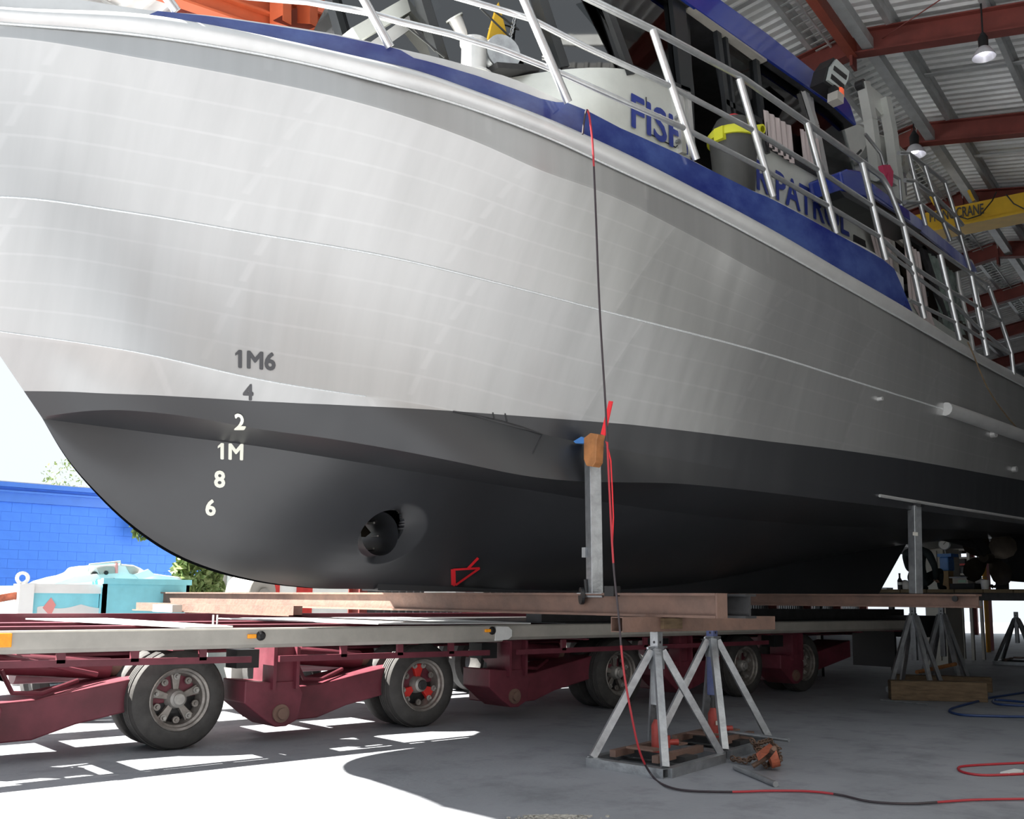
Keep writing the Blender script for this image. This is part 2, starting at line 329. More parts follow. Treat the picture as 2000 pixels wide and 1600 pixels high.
# overhead crane girder
def on_u(x, y, u):
    d = ray(x, y); n = SU; o = (np.array([RP[0], RP[1], 0])-C0)@n; return C0+d*(o+u)/(d@n)
UC = 1.72*FS
c1 = on_u(1816, 425, UC); c2 = on_u(2000, 398, UC); zt = on_u(1900, 395, UC)[2]; zb = on_u(1900, 447, UC)[2]
va = (c1-np.array([RP[0], RP[1], 0]))@SV+2.2; zt = on_u(2000, 379, UC)[2]; zb = on_u(2000, 426, UC)[2]
cr = thing('overhead_crane', 'yellow overhead crane girder spanning the shed behind the boat', 'crane', S(UC, 0, zb))
obj('girder', MB().bar(S(UC, va, (zt+zb)/2), S(UC, VN+.25, (zt+zb)/2), .34, zt-zb-.06), 'yellow', cr)
obj('bottom_flange', MB().bar(S(UC, va, zb+.02), S(UC, VN+.25, zb+.02), .55, .04), 'yellow', cr)
P = on_u(1816, 434, UC-.18); Q = on_u(1922, 417, UC-.18); ey = upv
obj('lettering', text_on('MONOCRANE', P, (Q-P)/np.linalg.norm(Q-P), upv, .2, .02, .004, width=np.linalg.norm(Q-P)), 'markd', cr)
obj('hanger', MB().bar(on_u(1892, 372, UC), on_u(1902, 393, UC), .05, .05), 'yellow', cr); obj('hanger', MB().bar(on_u(1818, 384, UC), on_u(1826, 400, UC), .05, .05), 'yellow', cr)
obj('pendant_cable', MB().tube([on_u(x, y, UC-.3) for x, y in ((1946, 375), (1938, 392), (1915, 420), (1890, 428), (1860, 420), (1835, 400))], .012, 6), 'dark', cr)
obj('pendant_cable', MB().tube([on_u(x, y, UC-.3) for x, y in ((1965, 380), (1980, 398), (2000, 408), (2030, 410))], .012, 6), 'dark', cr)
obj('end_carriage', MB().bar(S(UC-.9, va, zb-.1), S(UC+.9, va, zb-.1), .3, .3), 'yellow', cr)
obj('runway_beam', MB().ibeam(S(UC-3, va, zb-.42), S(UB-.3, va, zb-.42), .18, .3), 'redroof', cr)
# pendant lamps
def lamp(x, y, u, hgt, label):
    hgt = hgt
    while on_u(x, y, u)[2] > roofz((on_u(x, y, u)-np.array([RP[0], RP[1], 0]))@SV)-hgt*1.3-.25: u -= .05
    c = on_u(x, y, u); v = (c-np.array([RP[0], RP[1], 0]))@SV; r = hgt*.52; t = thing('pendant_lamp', label, 'lamp', c, 'high bay lamps under the shed roof')
    obj('lamp_housing', MB().lathe(c, upv, [(hgt*.45, .001), (hgt*.45, r*.42), (hgt*1.0, r*.46), (hgt*1.15, r*.3), (hgt*1.3, r*.15), (hgt*1.3, .001)], 16), 'dark', t, smooth=True)
    obj('lamp_shade', MB().lathe(c, upv, [(hgt*.55, r*.35), (hgt*.45, r*.6), (hgt*.12, r*.98), (0, r*1.05), (.01, r), (hgt*.12, r*.92), (hgt*.42, r*.55)], 24), 'lampglass', t, smooth=True)
    obj('bulb', MB().lathe(c, upv, [(hgt*.12, .001), (hgt*.14, r*.3), (hgt*.3, r*.4), (hgt*.45, r*.25), (hgt*.5, .001)], 12), 'lampbulb', t, smooth=True)
    obj('hook', MB().tube([c+upv*hgt*1.3, c+upv*(roofz(v)+.2-c[2])], .012, 6), 'dark', t)
lamp(1922, 112, .9*FS, .26, 'high bay lamp hanging near the top right corner of the shed roof')
lamp(1787, 303, 2.0*FS, .31, 'lit high bay lamp hanging above the ladder rails of the boat')
# red frame members over the shed mouth, seen past the bow
def fv(x, y, v):
    d = ray(x, y); n = SV; o = (np.array([RP[0], RP[1], 0])-C0)@n; return C0+d*(o+v)/(d@n)
vb = 4.6
hb = thing('header_beam', 'orange red steel header beams and brackets at the shed mouth above the bow', 'beam', fv(560, 60, vb))
for (a, b, wd) in (((300, -30), (560, 62), .16), ((360, -45), (600, 40), .14), ((430, -60), (800, 60), .2), ((500, -110), (900, 40), .2)):
    A = fv(a[0], a[1], vb); B = fv(b[0]+60, b[1]+20, vb-.25); obj('steel_beam', MB().ibeam(A, B, wd, .22, .025, .025), 'orange', hb)
for (x, y) in ((548, 55), (600, 60)):
    A = fv(x, y-75, vb-.35); B = fv(x, y-5, vb-.35); obj('bracket', MB().bar(A, B, .22, .12, up=SU), 'orange', hb)
obj('bracket_plate', MB().prism([fv(x, y, vb-.45) for x, y in ((533, 40), (578, 15), (578, 45), (622, 48), (590, 60))], SU*.02), 'redox', hb)
obj('wall_panel', wallsheet(fv(590, 60, vb+.5)*[1, 1, 0], fv(760, 60, vb+.9)*[1, 1, 0], fv(640, 110, vb+.6)[2], fv(640, -40, vb+.6)[2], .12), 'darkmetal', hb)
# ------------------------------------------------------------------ boat hull
YC = 7.7; ZK = 1.27; ZW = 2.69
def un(L): return [pz(x, y, z) for x, y, z in L]
def solve(px, fY, off=0):
    """points on the rays of px whose Y equals fY(X)"""
    out = []
    for x, y in px:
        d = ray(x, y); lo, hi = 2., 11.
        for _ in range(60):
            m = (lo+hi)/2; p = C0+d*m/d[1]
            if m < fY(p[0])+off: lo = m
            else: hi = m
        out.append(C0+d*hi/d[1])
    return out
stem = [(0, 690), (50, 763), (120, 880), (200, 975), (280, 1045), (350, 1088), (410, 1112), (500, 1135), (600, 1148)]
SPT = [pY(x, y, YC) for x, y in stem]
SZ = [.15, .35, 1.0, 1.2]; ZZ = [5.2, 4.9, 3.9, 3.62]
xs_ = [p[0] for p in SPT]+SZ; zs_ = [p[2] for p in SPT]+ZZ
def stem_x(z): i = np.argsort(zs_); return float(np.interp(z, np.array(zs_)[i], np.array(xs_)[i]))
Wp = un([(50, 763, ZW), (300, 772, ZW), (485, 782, ZW), (700, 793, ZW), (885, 803, ZW), (1050, 815, ZW), (1228, 829, ZW), (1500, 862, ZW), (1718, 890, ZW), (2000, 939, ZW)])
wx = [stem_x(ZW)-.02]+[p[0] for p in Wp[1:]]+[19.5]; wy = [YC]+[p[1] for p in Wp[1:]]+[4.95]
fW = lambda X: smoothc(wx, wy, X)
Gp = un([(0, 15, 5.12), (292, 30, 5.1), (405, 49, 5.07), (530, 74, 5.03), (655, 102, 4.98), (800, 135, 4.93), (930, 180, 4.88), (1050, 225, 4.82), (1180, 282, 4.75), (1350, 367, 4.64), (1500, 447, 4.5), (1625, 520, 4.37), (1750, 592, 4.26), (1875, 672, 4.12), (2000, 737, 4.02)])
gx = [.15, .8]+[p[0] for p in Gp]+[19.5]; gy = [YC, 7.36]+[p[1] for p in Gp]+[4.98]; gz = [5.16, 5.14]+[p[2] for p in Gp]+[3.9]
fG = lambda X: smoothc(gx, gy, X); fGz = lambda X: smoothc(gx, gz, X)
XE = 19.4; NT = 150
def line(pts, z_end_stem, tail):
    xs = [stem_x(z_end_stem)]+[p[0] for p in pts]+[t[0] for t in tail]; ys = [YC]+[p[1] for p in pts]+[t[1] for t in tail]; zs = [z_end_stem]+[p[2] for p in pts]+[t[2] for t in tail]
    X = xs[0]+(XE-xs[0])*np.linspace(0, 1, NT)**1.5
    return np.stack([X, np.minimum(smoothc(xs, ys, X), YC), smoothc(xs, zs, X)], 1)
def G_(f): return lambda X: fW(max(X, wx[0]+.0))*(1-f)+fG(X)*f if X > wx[0] else YC*(1-f)+fG(X)*f
LG = line(Gp, 5.16, [(19.5, 4.98, 3.9)])
LS1 = line(solve([(0, 72), (300, 118), (500, 155), (680, 195), (930, 277), (1055, 332), (1180, 377), (1350, 460), (1500, 542), (1625, 602), (1812, 700), (2000, 790)], G_(1.02)), 4.75, [(19.5, 5.0, 3.45)])
LS2 = line(solve([(0, 385), (250, 415), (500, 457), (750, 500), (1000, 560), (1170, 605), (1500, 692), (1656, 741), (1837, 798), (2000, 850)], G_(.52)), 3.85, [(19.5, 5.0, 3.0)])
S3p = un([(250, 685, 2.93), (500, 740, 2.79), (885, 803, 2.68), (1060, 848, 2.57), (1400, 912, 2.42), (1720, 967, 2.30), (1940, 1003, 2.27)])
LS3 = line(S3p, 3.08, [(15, 5.1, 2.25), (19.5, 5.15, 2.25)])
Bp = solve([(170, 803), (222, 801), (291, 805), (394, 818), (480, 834), (650, 858), (800, 884), (900, 904), (1000, 925)], fW, -.03)
LB = line(Bp, 2.50, [(7, 5.62, 2.24), (9, 5.25, 2.2), (19.5, 5.3, 2.2)])
Ap = un([(222, 836, 2.46), (394, 858, 2.41), (476, 868, 2.385), (650, 895, 2.315), (800, 920, 2.255), (1000, 952, 2.19)])
LA = line(Ap, 2.485, [(7, 6.1, 2.05), (9, 6.0, 2.03), (13, 6.0, 2.17), (19.5, 6.0, 2.3)])
# underbody: keel line
kx = [p[0] for p in SPT[2:]]+[5.0, 9, 12, 14, 16, 19.5]; kz = [p[2] for p in SPT[2:]]+[1.285, 1.36, 1.78, 2.08, 2.3, 2.36]
X = 2.0+(XE-2.0)*np.linspace(0, 1, NT)**1.5
xa = LA[0, 0]; X = xa+(XE-xa)*np.linspace(0, 1, NT)**1.5
LK = np.stack([X, np.where(X < xa+.01, YC, YC-np.minimum(.07, (X-xa)*.05)), smoothc([xa]+kx, [LA[0, 2]]+kz, X)], 1)
def mid(A, B, t, bulge, nrm=(0, -1, -1)):
    P_ = A*(1-t)+B*t; n = np.array(nrm, float)/np.linalg.norm(nrm); b = bulge*4*t*(1-t); s = np.minimum(1, np.linalg.norm(B-A, axis=1)/.6); return P_+n*(b*s)[:, None]
def surf(A, B, n, bulge=0):
    return [mid(A, B, t, bulge) for t in np.linspace(0, 1, n+1)]
bt = thing('patrol_boat', 'large aluminium patrol boat with black underbody and blue gunwale stripe propped in the shed', 'boat', (8, YC, ZK))
def mirror(rows): return [np.array(r)*[1, -1, 1]+[0, 2*YC, 0] for r in rows]
def plate(name, rows, m, both=True, smooth=True, uv=None, shell=0):
    mb = MB().grid(rows)
    if both: mb.grid(mirror(rows))
    o = obj(name, mb, m, bt, smooth=smooth, auto=50)
    me = o.data; uvl = me.uv_layers.new(name='UVMap'); n = len(rows[0]); R = len(rows)
    co = np.array([(rows[(i//n) % R][i % n][0], ((i//n) % R)/(R-1)) for i in range(len(mb.v))])
    for l in me.loops: uvl.data[l.index].uv = co[l.vertex_index]
    return o
def hull_mat(name, nl, f0, paint=None):
    """mill finish aluminium; faint stringer and frame heat lines, plate tone; optional black paint below the waterline"""
    m = bpy.data.materials.new(name); m.use_nodes = True; nt = m.node_tree; b = nt.nodes['Principled BSDF']; N = nt.nodes.new; L = nt.links.new
    uv = N('ShaderNodeUVMap'); sp = N('ShaderNodeSeparateXYZ'); L(uv.outputs[0], sp.inputs[0]); tc = N('ShaderNodeTexCoord')
    def mt(op, a, b_=None, c=None):
        n = N('ShaderNodeMath'); n.operation = op
        for i, v in enumerate((a, b_, c)):
            if v is None: continue
            if isinstance(v, (int, float)): n.inputs[i].default_value = v
            else: L(v, n.inputs[i])
        return n.outputs[0]
    wob = N('ShaderNodeTexNoise'); wob.inputs['Scale'].default_value = .9; L(tc.outputs['Object'], wob.inputs['Vector'])
    v = mt('ADD', mt('MULTIPLY', sp.outputs[1], nl), mt('MULTIPLY', mt('SUBTRACT', wob.outputs[0], .5), .08))
    def linef(x, wd):
        fr = mt('FRACT', x); d = mt('ABSOLUTE', mt('SUBTRACT', fr, .5)); s = N('ShaderNodeMapRange'); s.interpolation_type = 'SMOOTHSTEP'
        s.inputs[1].default_value = .5-wd*1.8; s.inputs[2].default_value = .5-wd*.5; L(d, s.inputs[0]); return s.outputs[0]
    l1 = linef(v, .035); u = mt('ADD', mt('MULTIPLY', sp.outputs[0], 1/1.45), mt('MULTIPLY', sp.outputs[1], f0)); l2 = linef(u, .014)
    dash = N('ShaderNodeMapRange'); dash.inputs[1].default_value = .25; dash.inputs[2].default_value = .3; L(mt('FRACT', mt('MULTIPLY', v, 1.0)), dash.inputs[0])
    l2 = mt('MULTIPLY', l2, dash.outputs[0])
    br = N('ShaderNodeTexNoise'); br.inputs['Scale'].default_value = 1.7; L(tc.outputs['Object'], br.inputs['Vector'])
    lines = mt('MULTIPLY', mt('MAXIMUM', l1, l2), mt('MULTIPLY', br.outputs[0], 1.2))
    mpb = N('ShaderNodeMapping'); mpb.inputs['Scale'].default_value = (.75, .3, .16); L(tc.outputs['Object'], mpb.inputs[0])
    ns = N('ShaderNodeTexNoise'); ns.inputs['Scale'].default_value = 1.5; ns.inputs['Detail'].default_value = 3; L(mpb.outputs[0], ns.inputs['Vector'])
    mps = N('ShaderNodeMapping'); mps.inputs['Scale'].default_value = (14, 3, .5); L(tc.outputs['Object'], mps.inputs[0])
    st = N('ShaderNodeTexNoise'); st.inputs['Scale'].default_value = 1; st.inputs['Detail'].default_value = 4; L(mps.outputs[0], st.inputs['Vector'])
    vor = N('ShaderNodeTexWhiteNoise'); vor.noise_dimensions = '2D'; cmb = N('ShaderNodeCombineXYZ'); L(mt('FLOOR', mt('MULTIPLY', u, .5)), cmb.inputs[0]); L(mt('FLOOR', mt('MULTIPLY', sp.outputs[1], 1)), cmb.inputs[1]); L(cmb.outputs[0], vor.inputs['Vector'])
    tone = mt('ADD', .42, mt('ADD', mt('MULTIPLY', mt('SUBTRACT', ns.outputs[0], .5), .22), mt('ADD', mt('MULTIPLY', mt('SUBTRACT', st.outputs[0], .5), .07), mt('MULTIPLY', mt('SUBTRACT', vor.outputs[0], .5), .05))))
    tone = mt('ADD', tone, mt('MULTIPLY', lines, .05)); cc = N('ShaderNodeCombineColor'); L(tone, cc.inputs[0]); L(mt('MULTIPLY', tone, 1.0), cc.inputs[1]); L(mt('MULTIPLY', tone, .985), cc.inputs[2])
    b.inputs['Metallic'].default_value = .7; b.inputs['Specular IOR Level'].default_value = .8; b.inputs['Roughness'].default_value = .40
    mpz = N('ShaderNodeMapping'); mpz.inputs['Scale'].default_value = (1.1, .4, .25); L(tc.outputs['Object'], mpz.inputs[0]); nb = N('ShaderNodeTexNoise'); nb.inputs['Scale'].default_value = 1.6; nb.inputs['Detail'].default_value = 2; L(mpz.outputs[0], nb.inputs['Vector'])
    bp = N('ShaderNodeBump'); bp.inputs['Strength'].default_value = .2; bp.inputs['Distance'].default_value = .12; L(nb.outputs[0], bp.inputs['Height']); L(bp.outputs[0], b.inputs['Normal'])
    if paint:
        geo = N('ShaderNodeNewGeometry'); sz = N('ShaderNodeSeparateXYZ'); L(geo.outputs['Position'], sz.inputs[0]); cr_ = N('ShaderNodeValToRGB'); L(mt('MULTIPLY', mt('SUBTRACT', sz.outputs[0], 1.5), 1/18), cr_.inputs[0]); el = cr_.color_ramp.elements
        el[0].position = (WLZ[0][0]-1.5)/18; el[1].position = (WLZ[-1][0]-1.5)/18
        for xx, zz_ in WLZ[1:-1]: el.new((xx-1.5)/18)
        for e_, (xx, zz_) in zip(el, WLZ): c_ = (zz_-2.4)/.5; e_.color = (c_, c_, c_, 1)
        g = mt('GREATER_THAN', sz.outputs[2], mt('ADD', mt('MULTIPLY', cr_.outputs[0], .5), 2.4))
        mx = N('ShaderNodeMixRGB'); L(g, mx.inputs[0]); mx.inputs[1].default_value = (.022, .023, .026, 1); L(cc.outputs[0], mx.inputs[2]); L(mx.outputs[0], b.inputs['Base Color'])
        L(mt('MULTIPLY', g, .7), b.inputs['Metallic'])
    else: L(cc.outputs[0], b.inputs['Base Color'])
    return m
r_top = surf(LS1, LG, 4); r_mid = surf(LS2, LS1, 10, -.02); r_low = surf(LS3, LS2, 10, -.03); r_bs = surf(LB, LS3, 5); r_ab = surf(LA, LB, 3); r_ka = surf(LK, LA, 12, .06)
_v = []; _f = []
for rows in (r_mid, r_low, r_bs):
    b0 = len(_v); n = len(rows[0])
    for r in rows: _v += [tuple(p) for p in r]
    for i in range(len(rows)-1):
        for k in range(n-1): _f += [(b0+i*n+k, b0+i*n+k+1, b0+(i+1)*n+k+1, b0+(i+1)*n+k)]
_B = BVHTree.FromPolygons(_v, _f); WLZ = []
for x, y in [(60, 764), (170, 767), (300, 772), (390, 777), (485, 783), (590, 788), (700, 793), (885, 803), (1050, 815), (1228, 829), (1500, 862), (1718, 890), (1990, 937)]:
    h_ = _B.ray_cast(Vector(C0), Vector(ray(x, y)).normalized())[0]
    if h_: WLZ.append((h_[0], h_[2]))
WLZ.sort(); print('WLZ', [(round(a, 2), round(b, 3)) for a, b in WLZ])
plate('sheer_strake', r_top, hull_mat('sheer_plate', 1, 0)); plate('upper_topside', r_mid, hull_mat('upper_topside_plate', 5, -.22)); plate('lower_topside', r_low, hull_mat('lower_topside_plate', 5, -.2, True))
plate('chine_plate', r_bs, hull_mat('chine_plate', 1, .2, True)); plate('spray_ledge', r_ab, 'black')
under = plate('underbody', r_ka, 'black')
# bvh of the port side for conforming decals
vs = []; fs = []
for rows in (r_top, r_mid, r_low, r_bs, r_ab, r_ka):
    b0 = len(vs); n = len(rows[0])
    for r in rows: vs += [tuple(p) for p in r]
    for i in range(len(rows)-1):
        for k in range(n-1): fs += [(b0+i*n+k, b0+i*n+k+1, b0+(i+1)*n+k+1, b0+(i+1)*n+k)]
BV = BVHTree.FromPolygons(vs, fs)
def hullY(x, z):
    h_ = BV.ray_cast(Vector((x, 0, z)), Vector((0, 1, 0))); return h_[0][1] if h_[0] else fW(x)
def hit(x, y):
    d = Vector(ray(x, y)).normalized(); h_ = BV.ray_cast(Vector(C0), d); return np.array(h_[0]) if h_[0] else None
# bow thruster tunnel
tc_ = hit(745, 1042); txx, tzz = tc_[0], tc_[2]
def boolean(o, cutmb, nm):
    c = obj(nm, cutmb, 'black'); m = o.modifiers.new('b', 'BOOLEAN'); m.operation = 'DIFFERENCE'; m.object = c; m.solver = 'EXACT'
    dg = bpy.context.evaluated_depsgraph_get(); me = bpy.data.meshes.new_from_object(o.evaluated_get(dg)); o.modifiers.clear(); o.data = me; bpy.data.objects.remove(c)
TR = .19
def scoop_hole(o):
    bm = bmesh.new(); bm.from_mesh(o.data); org = ORG[o.name] if o.parent is None else ORG[bt.name]
    # finer faces around the tunnel, then clear the opening
    for _ in range(3):
        es = [e for e in bm.edges if all(math.hypot(v.co.x+org[0]-txx-.06, v.co.z+org[2]-tzz) < .55 for v in e.verts)]
        bmesh.ops.subdivide_edges(bm, edges=es, cuts=1, use_grid_fill=True)
    for v in bm.verts:
        dx = v.co.x+org[0]-txx; dz = v.co.z+org[2]-tzz; r = math.hypot(dx, dz); rs = math.hypot((dx-.10)/1.25, dz)
        if TR < r and rs < TR*1.32 and dx > -.02: # scooped fairing aft of the tunnel
            k_ = (1-(rs/(TR*1.32)))*.16; sgn = 1 if v.co.y+org[1] < YC else -1; v.co.y += sgn*k_*min(1, max(0, dx+.02)/.1)
    dl = [f for f in bm.faces if math.hypot(f.calc_center_median().x+org[0]-txx, f.calc_center_median().z+org[2]-tzz) < TR-.004]
    bmesh.ops.delete(bm, geom=dl, context='FACES')
    for e in bm.edges:
        if e.is_boundary:
            for v in e.verts:
                dx = v.co.x+org[0]-txx; dz = v.co.z+org[2]-tzz; r = math.hypot(dx, dz)
                if r < TR*1.35 and r > 0: v.co.x += dx/r*(TR-r); v.co.z += dz/r*(TR-r)
    bm.to_mesh(o.data); bm.free()
scoop_hole(under)
for p in under.data.polygons: p.use_smooth = True
yh = hullY(txx, tzz-.25)+.0
tun = MB().lathe((txx, YC, tzz), (0, 1, 0), [(-.55, TR), (.55, TR)], 40); tn = obj('thruster_tunnel', tun, 'black', bt, smooth=True)
mb = MB()
for k_ in range(4):
    a = k_*math.pi/2+.5; d = np.array([math.cos(a), 0, math.sin(a)]); pnt = np.array([txx, YC-.12, tzz]); t2 = np.array([-math.sin(a), .6, math.cos(a)]); t2 /= np.linalg.norm(t2)
    mb.prism([pnt+d*.03-t2*.03, pnt+d*.09-t2*.07, pnt+d*.165-t2*.06, pnt+d*.165+t2*.06, pnt+d*.09+t2*.07, pnt+d*.03+t2*.03], (0, .012, 0))
mb.lathe((txx, YC-.16, tzz), (0, 1, 0), [(0, .001), (.01, .035), (.1, .05), (.2, .05), (.2, .001)], 16); obj('thruster_propeller', mb, 'bronze', tn)
mb = MB().bar((txx, YC-.02, tzz-TR), (txx, YC-.02, tzz+TR), .05, .07); obj('thruster_leg', mb, 'darkmetal', tn)
mb = MB()
for k_ in range(9):
    a = k_*.7; c = np.array([txx+math.cos(a)*(TR-.012), YC-.2, tzz+math.sin(a)*(TR-.012)]); mb.bar(c-[0, .05, 0], c+[0, .05, 0], .016, .016)
obj('anode_clip', mb, 'hub', tn)
# deadwood
dw = [pY(1715, 1150, YC-.1), pY(1783, 1066, YC-.1)]
poly = [(5.0, 1.27), (dw[0][0]-.05, 1.335), (dw[1][0]-.0, 2.34), (9, 2.3), (5.0, 1.6)]
obj('deadwood', MB().prism([(x, YC-.13, z) for x, z in poly], (0, .26, 0)), 'black', bt)
# transom, deck
obj('transom', MB().add([LK[-1], LA[-1], LB[-1], LS3[-1], LS2[-1], LS1[-1], LG[-1]]+[mirror([L_])[0][-1] for L_ in (LG, LS1, LS2, LS3, LB, LA, LK)], [tuple(range(14))]), 'alu', bt)
ZD = lambda X: fGz(X)-.0
dk = LG+[0, .03, .0]; obj('deck', MB().grid([dk, mirror([dk])[0]]), 'alu', bt)
# weld beads on seams
for L_, r in ((LS2, .009), (LS3[:40], .006)):
    mb = MB().tube(L_+[0, -.001, 0], r, 6, False); mb.tube(mirror([L_])[0], r, 6, False); obj('weld_bead', mb, 'weld', bt)
# D section rubbing fender under the gunwale
Gb = solve([(0, 45), (280, 69), (450, 95), (580, 120), (770, 167), (930, 215), (1055, 262), (1200, 328), (1350, 398), (1500, 477), (1625, 547), (1750, 617), (2000, 755)], fG, -.02)
Lb = line(Gb, 4.97, [(19.5, 4.98, 3.72)])
rows = []
hh = np.linalg.norm(LG-Lb, axis=1)
for k_ in range(11):
    t = k_/10; A = LG*(1-t)+Lb*t; rows.append(A+np.stack([0*hh, -np.sin(t*math.pi)**.75*hh*.42, 0*hh], 1))
o = plate('rubbing_fender', rows, 'alu')
mb = MB().tube(Lb+[0, -.004, -.004], .009, 6, False); obj('fender_weld', mb, 'weld', bt)
# bulwark (silver) and blue band
Tp = solve([(0, -22), (150, -2), (292, 19), (405, 29), (530, 46), (655, 66), (787, 96), (870, 115), (940, 135), (1000, 152), (1050, 174), (1100, 197), (1145, 214), (1212, 249), (1325, 299), (1475, 374), (1500, 384), (1625, 451), (1725, 506), (1747, 526), (1782, 610)], fG, .0)
LT = line(Tp[:-1], 5.32, [(10.7, 4.9, 4.40), (19.5, 4.98, 3.95)])
XT = Tp[-1][0]
sel = LT[:, 0] < Tp[-2][0]+.25
LGs = np.stack([LT[:, 0], fG(LT[:, 0]), fGz(LT[:, 0])], 1)
o = plate('bulwark', [LGs[sel], (LT+[0, .006, 0])[sel], (LT+[0, .05, .0])[sel]], 'alu')
bp_ = solve([(292, 20), (307, 21), (405, 31), (530, 49), (655, 69), (775, 95), (787, 99), (805, 112), (930, 147), (1055, 192), (1090, 200), (1105, 199), (1145, 215), (1212, 250), (1325, 300), (1475, 375), (1500, 385), (1625, 452), (1725, 507), (1747, 525), (1765, 566), (1782, 608)], fG, -.008)
bx = [p[0] for p in bp_]; bz = [p[2] for p in bp_]
Xb = np.linspace(bx[0], bx[-1], 170); up_ = np.stack([Xb, fG(Xb)-.006, np.interp(Xb, bx, bz)], 1); lo_ = np.stack([Xb, fG(Xb)-.006, fGz(Xb)+.003], 1)
up_[0, 2] = lo_[0, 2]
def bluemat():
    m = mat('gunwale_blue', (.020, .038, .25), .14, 0, 0, 1, .08, c2=(.026, .05, .30), coat=.7, bscale=2.5); return m
M_['gun'] = bluemat()
M_['gunw'] = mat('gunwale_blue_reflect', (.010, .018, .15), .14, 0, 0, 2.0, .05, c2=(.05, .085, .26), coat=.6, bscale=3, stretch=(1, 1, 1.5))  # lighter patches paint streaky reflections into the gloss blue
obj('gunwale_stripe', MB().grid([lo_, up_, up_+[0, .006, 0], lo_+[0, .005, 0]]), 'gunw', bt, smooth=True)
# lower rub rail aft
rp = solve([(1847, 799), (1900, 817), (1950, 835), (2000, 853)], fW, -.06)
pts = list(rp)+[np.array([x, fW(x)-.06, rp[-1][2]-.05*(x-rp[-1][0])/3]) for x in (13.5, 15, 18)]
obj('rub_rail', MB().tube(pts, .075, 12), 'alu', bt, smooth=True)
for (x, y, r) in ((1937, 847, .05), (1978, 917, .035), (1715, 780, .02)):
    c = hit(x, y); obj('skin_fitting', MB().lathe(c+[0, -.05, 0], (0, 1, 0), [(0, .001), (0, r), (.08, r)], 14), 'alu', bt)
mb = MB().bar(LS3[70]+[0, .0, -.01], LS3[149]+[0, .0, -.01], .02, .02); sc = MB().tube(LS3[86:150]+[0, -.012, -.012], .018, 6); obj('chine_highlight', sc, 'alu', bt)  # silver strip drawn for the light catching the chine edge
# draft marks, conformed to the plating
def decal(v, f, x0, z0, sx, sz, off=.006, shear=0):
    mb = MB(); out = []
    for p in v:
        x = x0+p[0]*sx+p[1]*shear; z = z0+p[1]*sz; out.append((x, hullY(x, z)-off-p[2]*sz, z))
    return mb.add(out, f)
def subdiv_text(t, bold): return text_mesh(t, 1, bold)
for txt, x, y, ht, m, sl in (('1M6', 458, 717, 33, 'markd', 0), ('4', 473, 781, 29, 'markd', 0), ('2', 456, 839, 30, 'markw', 0), ('1M', 424, 896, 30, 'markw', 0), ('8', 417, 951, 31, 'markw', 0), ('6', 400, 1006, 30, 'markw', 0)):
    v, f = subdiv_text(txt, .034)
    if txt[0] == '1':
        k0 = v[:, 0].min(); n0 = len(v); v = np.concatenate([v, [[k0+.03, .72, .02], [k0-.13, .56, .02], [k0-.13, .46, .02], [k0+.03, .56, .02]]]); f = list(f)+[(n0, n0+1, n0+2, n0+3)]
    v = v-[v[:, 0].min(), 0, 0]; p = hit(x, y); q = hit(x, y-ht); r_ = hit(x+ht, y)
    sz = (q[2]-p[2])/.70; sx = (r_[0]-p[0])/.70*.98; obj('draft_mark', decal(v, f, p[0], p[2], sx, sz, .008, (q[0]-p[0])/.70), m, bt)
def tape(px, wd):
    mb = MB()
    for a, b in zip(px[:-1], px[1:]):
        n = 8; A = []; B = []; d = np.array(b, float)-a; nn = np.array([-d[1], d[0]])/np.linalg.norm(d)*wd/2
        for i in range(n+1):
            c = np.array(a)+d*i/n
            for s_, lst in ((1, A), (-1, B)):
                h_ = hit(*(c+nn*s_)); dd = C0-h_; lst.append(h_+dd/np.linalg.norm(dd)*.012)
        mb.grid([A, B])
    return mb
obj('red_tape', tape([(887, 1145), (885, 1113), (937, 1110), (890, 1143)], 4), 'redtape', bt); obj('red_tape', tape([(885, 1112), (886, 1143)], 9), 'redtape', bt); obj('red_tape', tape([(913, 1112), (934, 1090)], 5), 'redtape', bt)
for px_l, r in (([(885, 804), (930, 812), (975, 822), (1020, 835), (1058, 849), (1040, 885), (1018, 935)], .007), ([(962, 806), (966, 821)], .006), ([(986, 808), (990, 824)], .006)):
    pts_ = [hit(x, y) for x, y in px_l]; obj('spray_rail', MB().tube([p-[0, .004, 0] for p in pts_], r, 6), 'darkmetal', bt)
# ------------------------------------------------------------------ superstructure
YH = 5.7
def q(x, y, Y=YH): return pY(x, y, Y)
def poly(px, Y, m, name, parent=bt, th=.04, hid=None):
    return obj(name, MB().prism([q(x, y, Y) for x, y in px], (0, th, 0)), m, parent)
# fore deckhouse trunk: flat side with rolled corner and inward front
def arc(A, B, Cc, n): return [np.array(A)*(1-t)**2+2*np.array(B)*t*(1-t)+np.array(Cc)*t*t for t in np.linspace(0, 1, n)]
b1 = q(1350, 325); t1 = q(1346, 178); zdk = 4.62
low = [np.array([b1[0], YH, zdk]), np.array([6.5, YH, zdk]), np.array([5.9, YH, zdk])]+arc((5.9, YH, zdk), (5.15, YH+.02, zdk), (4.55, 6.15, zdk), 8)[1:]+[np.array([4.1, 6.9, zdk]), np.array([3.95, YC, zdk])]
tp = [t1, q(1262, 150), q(1232, 137)]+arc(q(1232, 137), q(1150, 122), pY(1000, 151, 6.25), 8)[1:]+[pY(925, 130, 6.95), pY(860, 112, 7.7)]
mb = MB().grid([low, tp]); lowm = mirror([low])[0]; tpm = mirror([tp])[0]; mb.grid([lowm, tpm]); obj('trunk_side', mb, 'alu_white', bt, smooth=True, auto=60)
tin = [p+[.05, .35, 0] for p in tp]
